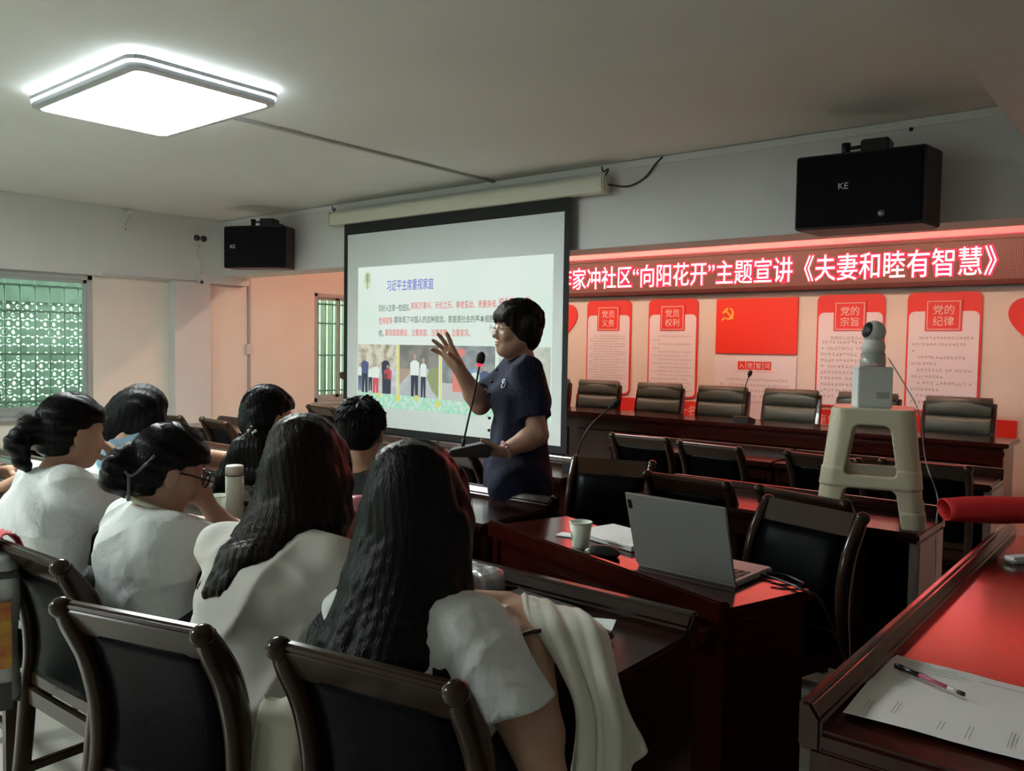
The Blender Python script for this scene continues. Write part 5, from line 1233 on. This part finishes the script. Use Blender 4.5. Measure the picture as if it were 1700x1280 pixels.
# ---------------------------------------------------------------- girl with glasses and a hair clip, chin on hand
def build_clip():
    H = Fr(W(283, 778, 2.40), frame(14, -22, 4)); P = (-2.27, 1.16, .56); N = V3(W(248, 850, 2.37)); az = 8
    wR = V3(W(345, 838, 2.50)); eR = V3(W(392, 900, 2.52))
    arms = [dict(e=V3((-2.55, 1.36, .79)), w=V3((-2.40, 1.50, .80)), d=(1, .2, 0), n=(0, 0, -1)), dict(e=eR, w=wR, d=V3(W(332, 800, 2.48))-wR, n=-V3(_R)+V3(_F)*.2, curl=(45, 55, 60, 60), sc=.92)]
    root, X, Y, S = person('girl with black glasses and a claw clip resting her chin on her hand', P, N, az, H, TEE2, arms, sleeve=.55, res=.006, w=.93, sg=.018, folds=1.9, skin=SKIN2)
    torus('collar', Vector(N+np.array([0, 0, .022]))-root.location, Vector(V3(H.c)-N), .066, .007, mat('collar_cream', (.62, .60, .46), .9), root, 28, 8)
    h = Sdf(.005, .02); cap_hair(h, H, .014); h.ell(H(0, .045, .062), (.070, .045, .035), H.M, k=.02);
    face_cut(h, H, -.055, .075, (.26, .106, .098))
    h.chain([H(0, -.10, -.01), H(.01, -.135, -.03), H(0, -.13, -.075), H(0, -.09, -.09)], [.036, .040, .036, .026], k=.02); h.ell(H(.0, -.125, .01), (.03, .03, .028), H.M, k=.02)
    h.disp(lambda A, B, C: .0022*np.sin((A*H.M[0, 2]+B*H.M[1, 2]+C*H.M[2, 2])*190+4*np.sin(A*20)+3*np.sin(B*25))); sobj('hair', h, HAIR, root); scalp_strands(root, H, HAIR, 500, to=(0, -1, -.35), g=.014, seed=3, keep=lambda v: not (v[1] > .05 and v[2] < .35))
    CL = mat('grey_clip', (.10, .10, .11), .35); cl = empty('claw_clip'); cl.parent = root; o = root.location
    torus('clip_ring', Vector(H(.035, -.158, -.035))-o, Vector(H.M[:, 0]), .024, .005, CL, cl); tube('clip_arm', spline([Vector(H(.045, -.135, -.03))-o, Vector(H(.062, -.105, -.04))-o, Vector(H(.075, -.075, .03))-o]), .0045, CL, cl); tube('clip_arm', spline([Vector(H(.055, -.115, -.04))-o, Vector(H(.066, -.10, -.08))-o, Vector(H(.066, -.09, -.11))-o]), .0045, CL, cl)
    g = empty('glasses'); g.parent = root; FRB = mat('black_frames', (.012, .010, .012), .25)
    for x in (-.032, .032): torus('lens_rim', Vector(H(x, .100, .002))-o, Vector(H.M[:, 1]), .0225, .003, FRB, g, 20, 6)
    tube('temple', [Vector(H(.056, .098, .006))-o, Vector(H(.080, .04, .008))-o, Vector(H(.084, -.005, .004))-o], .0028, FRB, g, 6); tube('bridge', [Vector(H(-.01, .101, .004))-o, Vector(H(.01, .101, .004))-o], .0028, FRB, g, 6)
build_clip()

# ---------------------------------------------------------------- girl with a high bun, hand at her mouth
def build_bun():
    H = Fr(W(122, 716, 2.80), frame(2, -8, 2)); P = (-2.93, 1.13, .56); N = V3(W(92, 780, 2.74)); az = 4
    wR = V3(W(205, 772, 2.92)); eR = V3(W(195, 852, 2.90))
    arms = [dict(e=V3((-3.16, 1.36, .79)), w=V3((-3.0, 1.50, .80)), d=(1, .2, 0), n=(0, 0, -1)), dict(e=eR, w=wR, d=V3(W(180, 742, 2.90))-wR, n=-V3(_R)-V3(_F)*.3, curl=(50, 55, 60, 65), sc=1.0)]
    root, X, Y, S = person('girl with a loose high bun and white shirt holding her hand to her mouth', P, N, az, H, TEE2, arms, sleeve=.62, res=.006, w=.93, sg=.02, folds=1.7)
    h = Sdf(.005, .02); cap_hair(h, H, .015); h.ell(H(0, .050, .058), (.070, .042, .038), H.M, k=.02);
    face_cut(h, H, -.055, .075, (.26, .106, .098))
    h.ell(H(0, -.125, .015), (.040, .038, .034), H.M, k=.02); h.chain([H(0, -.14, .01), H(0, -.165, -.05), H(.005, -.145, -.11), H(.01, -.115, -.145)], [.032, .036, .022, .008], k=.02)
    h.disp(lambda A, B, C: .0022*np.sin((A*H.M[0, 2]+B*H.M[1, 2]+C*H.M[2, 2])*180+4*np.sin(A*20)+3*np.sin(B*25))); sobj('hair', h, HAIR, root); scalp_strands(root, H, HAIR, 500, to=(0, -1, -.1), g=.015, seed=4, keep=lambda v: not (v[1] > .05 and v[2] < .35))
    torus('hair_band', Vector(H(0, -.108, .005))-root.location, Vector(H.M[:, 1]), .026, .007, BLK, root)
    wisps(root, H, [(H(0, -.14, .03), H(0, -.16, .035), H(0, -.178, .03))], HAIR, 24, 8, .0009, .012)
build_bun()

# ---------------------------------------------------------------- arms at the left edge: a girl mostly outside the frame
def build_edge():
    P = (-4.12, 1.24, .56); N = V3((-4.12, 1.29, .96)); H = Fr((-4.12, 1.32, 1.10), frame(0, -10))
    wL, wR = V3(W(14, 782, 3.50)), V3(W(45, 790, 3.38))
    arms = [dict(e=V3(W(-80, 800, 3.50)), w=wL, d=V3(W(70, 768, 3.5))-wL, n=(0, 0, -1)), dict(e=V3(W(-35, 838, 3.30)), w=wR, d=V3(W(85, 765, 3.44))-wR, n=(0, 0, -1))]
    root, X, Y, S = person('girl at the left edge with only her bare forearms and dark shirt in view', P, N, 0, H, mat('black_cotton', (.016, .016, .018), .9, bump=.4, bscale=9), arms, res=.007, w=1.0)
    h = Sdf(.007, .03); cap_hair(h, H, .016); face_cut(h, H); sobj('hair', h, HAIR, root)
    for k in (0, 1): torus('bracelet', Vector(wL-V3(_R)*(.02+.015*k))-root.location, Vector(wL-V3(W(-80, 800, 3.50))), .033, .003, mat('brown_cord', (.14, .06, .03), .5), root)
build_edge()

# ---------------------------------------------------------------- second row: slumped girl in blue
def build_blue():
    H = Fr(W(232, 690, 3.80), frame(-40, -62, 0)); P = (-3.92, 2.02, .56); N = V3(W(206, 722, 3.75)); az = 0
    arms = [dict(e=V3((-4.10, 2.28, .80)), w=V3((-3.90, 2.42, .79)), d=(1, .1, 0), n=(0, 0, -1)), dict(e=V3((-3.55, 2.30, .80)), w=V3((-3.75, 2.42, .79)), d=(-1, .1, 0), n=(0, 0, -1))]
    BLUE = mat('denim_blue_cotton', (.17, .27, .36), .9, bump=.5, bscale=9)
    root, X, Y, S = person('girl in a pale blue shirt slumped forward under dark hair', P, N, az, H, BLUE, arms, res=.008, face=False)
    h = Sdf(.006, .03); og = V3(H.c); cap_hair(h, H, .026); sx_, sy_ = V3(_R), V3(_F); 
    for i in range(7):
        t = (i-3)/3; h.chain([og+sx_*t*.07+np.array([0, 0, .05]), og+sx_*(t*.085-.02)-sy_*.04+DOWN*.03, og+sx_*(t*.10-.035)-sy_*.06+DOWN*.10], [.05, .05, .03], k=.04)
    h.chain([og+sx_*.02+np.array([0, 0, .06]), og-sx_*.08+np.array([0, 0, .01]), og-sx_*.15+DOWN*.07], [.06, .05, .015], k=.05)
    strands(h, .002, 200); sobj('hair', h, mat('grey_black_hair', (.006, .0063, .0068), .5, spec=.08, bump=.6, bscale=26, bstretch=(7, 7, 1)), root)
build_blue()
# ---------------------------------------------------------------- girl with a ponytail
BLACKT = mat('black_cotton', (.016, .016, .018), .9, bump=.4, bscale=9)
def build_pony():
    H = Fr(W(447, 692, 3.36), frame(2, -8, 0)); P = (-2.93, 2.03, .56); N = V3(W(452, 765, 3.32)); az = -6
    arms = [dict(e=V3((-3.16, 2.27, .80)), w=V3((-2.98, 2.40, .79)), d=(1, .1, 0), n=(0, 0, -1)), dict(e=V3((-2.68, 2.27, .80)), w=V3((-2.84, 2.40, .79)), d=(-1, .1, 0), n=(0, 0, -1))]
    root, X, Y, S = person('girl with a low ponytail and sparkling hair tie in a black shirt', P, N, az, H, BLACKT, arms, res=.008)
    h = Sdf(.005, .02); cap_hair(h, H, .014); h.ell(H(0, .045, .055), (.074, .045, .045), H.M, k=.02);
    face_cut(h, H, -.055, .080, (.26, .106, .098))
    t0 = V3(W(424, 716, 3.245))
    h.cone(H(0, -.085, -.035), t0, .036, .012, k=.02)
    for i in range(6):
        q = (i-2.5)/2.5; h.chain([t0, t0+V3(_R)*(q*.045-.01)-V3(_F)*.025+DOWN*.06, t0+V3(_R)*(q*.075-.035)-V3(_F)*.03+DOWN*.17, t0+V3(_R)*(q*.085-.07)-V3(_F)*.02+DOWN*(.25+.02*(i % 2))], [.014, .028, .032, .008], k=.022)
    strands(h, .002, 240); sobj('hair', h, HAIR, root)
    wisps(root, H, [(t0, t0+V3(_R)*(q*.06-.03)-V3(_F)*.05+DOWN*.10, t0+V3(_R)*(q*.10-.07)-V3(_F)*.04+DOWN*.26) for q in (-1, -.4, .2, .8)], HAIR, 22, 9, .0016, .010)
    scalp_strands(root, H, HAIR, 450, to=(0, -1, -.6), g=.014, seed=5, keep=lambda v: not (v[1] > .05 and v[2] < .35))
    tie = empty('hair_tie'); tie.parent = root; rn = random.Random(2)
    for k in range(16):
        v = Vector((rn.gauss(0, 1), rn.gauss(0, 1), rn.gauss(0, 1))).normalized()*.02; ball('crystal', Vector(t0)+v*1.15-Vector(_F)*.020-root.location, .0068, SILV, tie, 8, 6)
build_pony()
# ---------------------------------------------------------------- boy in black
def build_boy():
    H = Fr(W(598, 716, 3.12), frame(-38, -4, 2)); P = (-2.40, 2.03, .56); N = V3(W(596, 785, 3.08)); az = -14
    arms = [dict(e=V3((-2.64, 2.27, .80)), w=V3((-2.46, 2.40, .79)), d=(1, .1, 0), n=(0, 0, -1)), dict(e=V3((-2.14, 2.27, .80)), w=V3((-2.30, 2.40, .79)), d=(-1, .1, 0), n=(0, 0, -1))]
    root, X, Y, S = person('boy with short spiky black hair in a black shirt watching the screen', P, N, az, H, BLACKT, arms, res=.008, w=1.08, neck_r=.058)
    h = Sdf(.004, .015); h.ell(H(0, -.012, .040), (.086, .103, .088), H.M); h.ell(H(0, -.050, -.005), (.080, .056, .070), H.M, k=.03); h.ell(H(0, .055, .065), (.07, .045, .036), H.M, k=.02)
    face_cut(h, H, -.060, .085, (.085, .058, .085))
    for q in (-1, 1): h.ell(H(q*.086, -.002, -.014), (.020, .020, .030), H.M, k=.006, op='s')
    h.cut(H(0, -.08, -.085), -H.M[:, 2]*1.0-H.M[:, 1]*.25)
    rn = np.random.RandomState(6); wv = np.array([.05, -.42, .88]); cc_ = np.array([0, -.012, .040]); rr_ = np.array([.086, .103, .088])
    for _ in range(260):
        v = rn.normal(size=3); v /= np.linalg.norm(v)
        if v[2] < -.1 or (v[1] > .6 and v[2] < .3): continue
        t_ = v-wv; t_ -= v*(t_@v); t_ /= max(.05, np.linalg.norm(t_)); a_ = H(*(cc_+v*rr_*.97)); b_ = H(*(cc_+v*rr_*(1.08+.08*rn.rand())+t_*.030)); h.cone(a_, b_, .0075, .0016, k=.005)
    h.disp(lambda A, B, C: .0012*np.sin(A*300+C*80)*np.sin(B*290+C*60)); m_ = mat('short_black_hair', (.005, .005, .0055), .42, spec=.2, bump=.6, bscale=90); sobj('hair', h, m_, root)
    scalp_strands(root, H, m_, 1300, frm=(.05, -.42, .88), seed=6, steps=5, step=.13, lift=.20, r=.0016, rad=(.086, .103, .088), cen=(0, -.012, .040), keep=lambda v: v[2] > -.55 and not (v[1] > .35 and v[2] < .25) and not (abs(v[0]) > .8 and v[2] < -.3))
build_boy()
flush_texts()
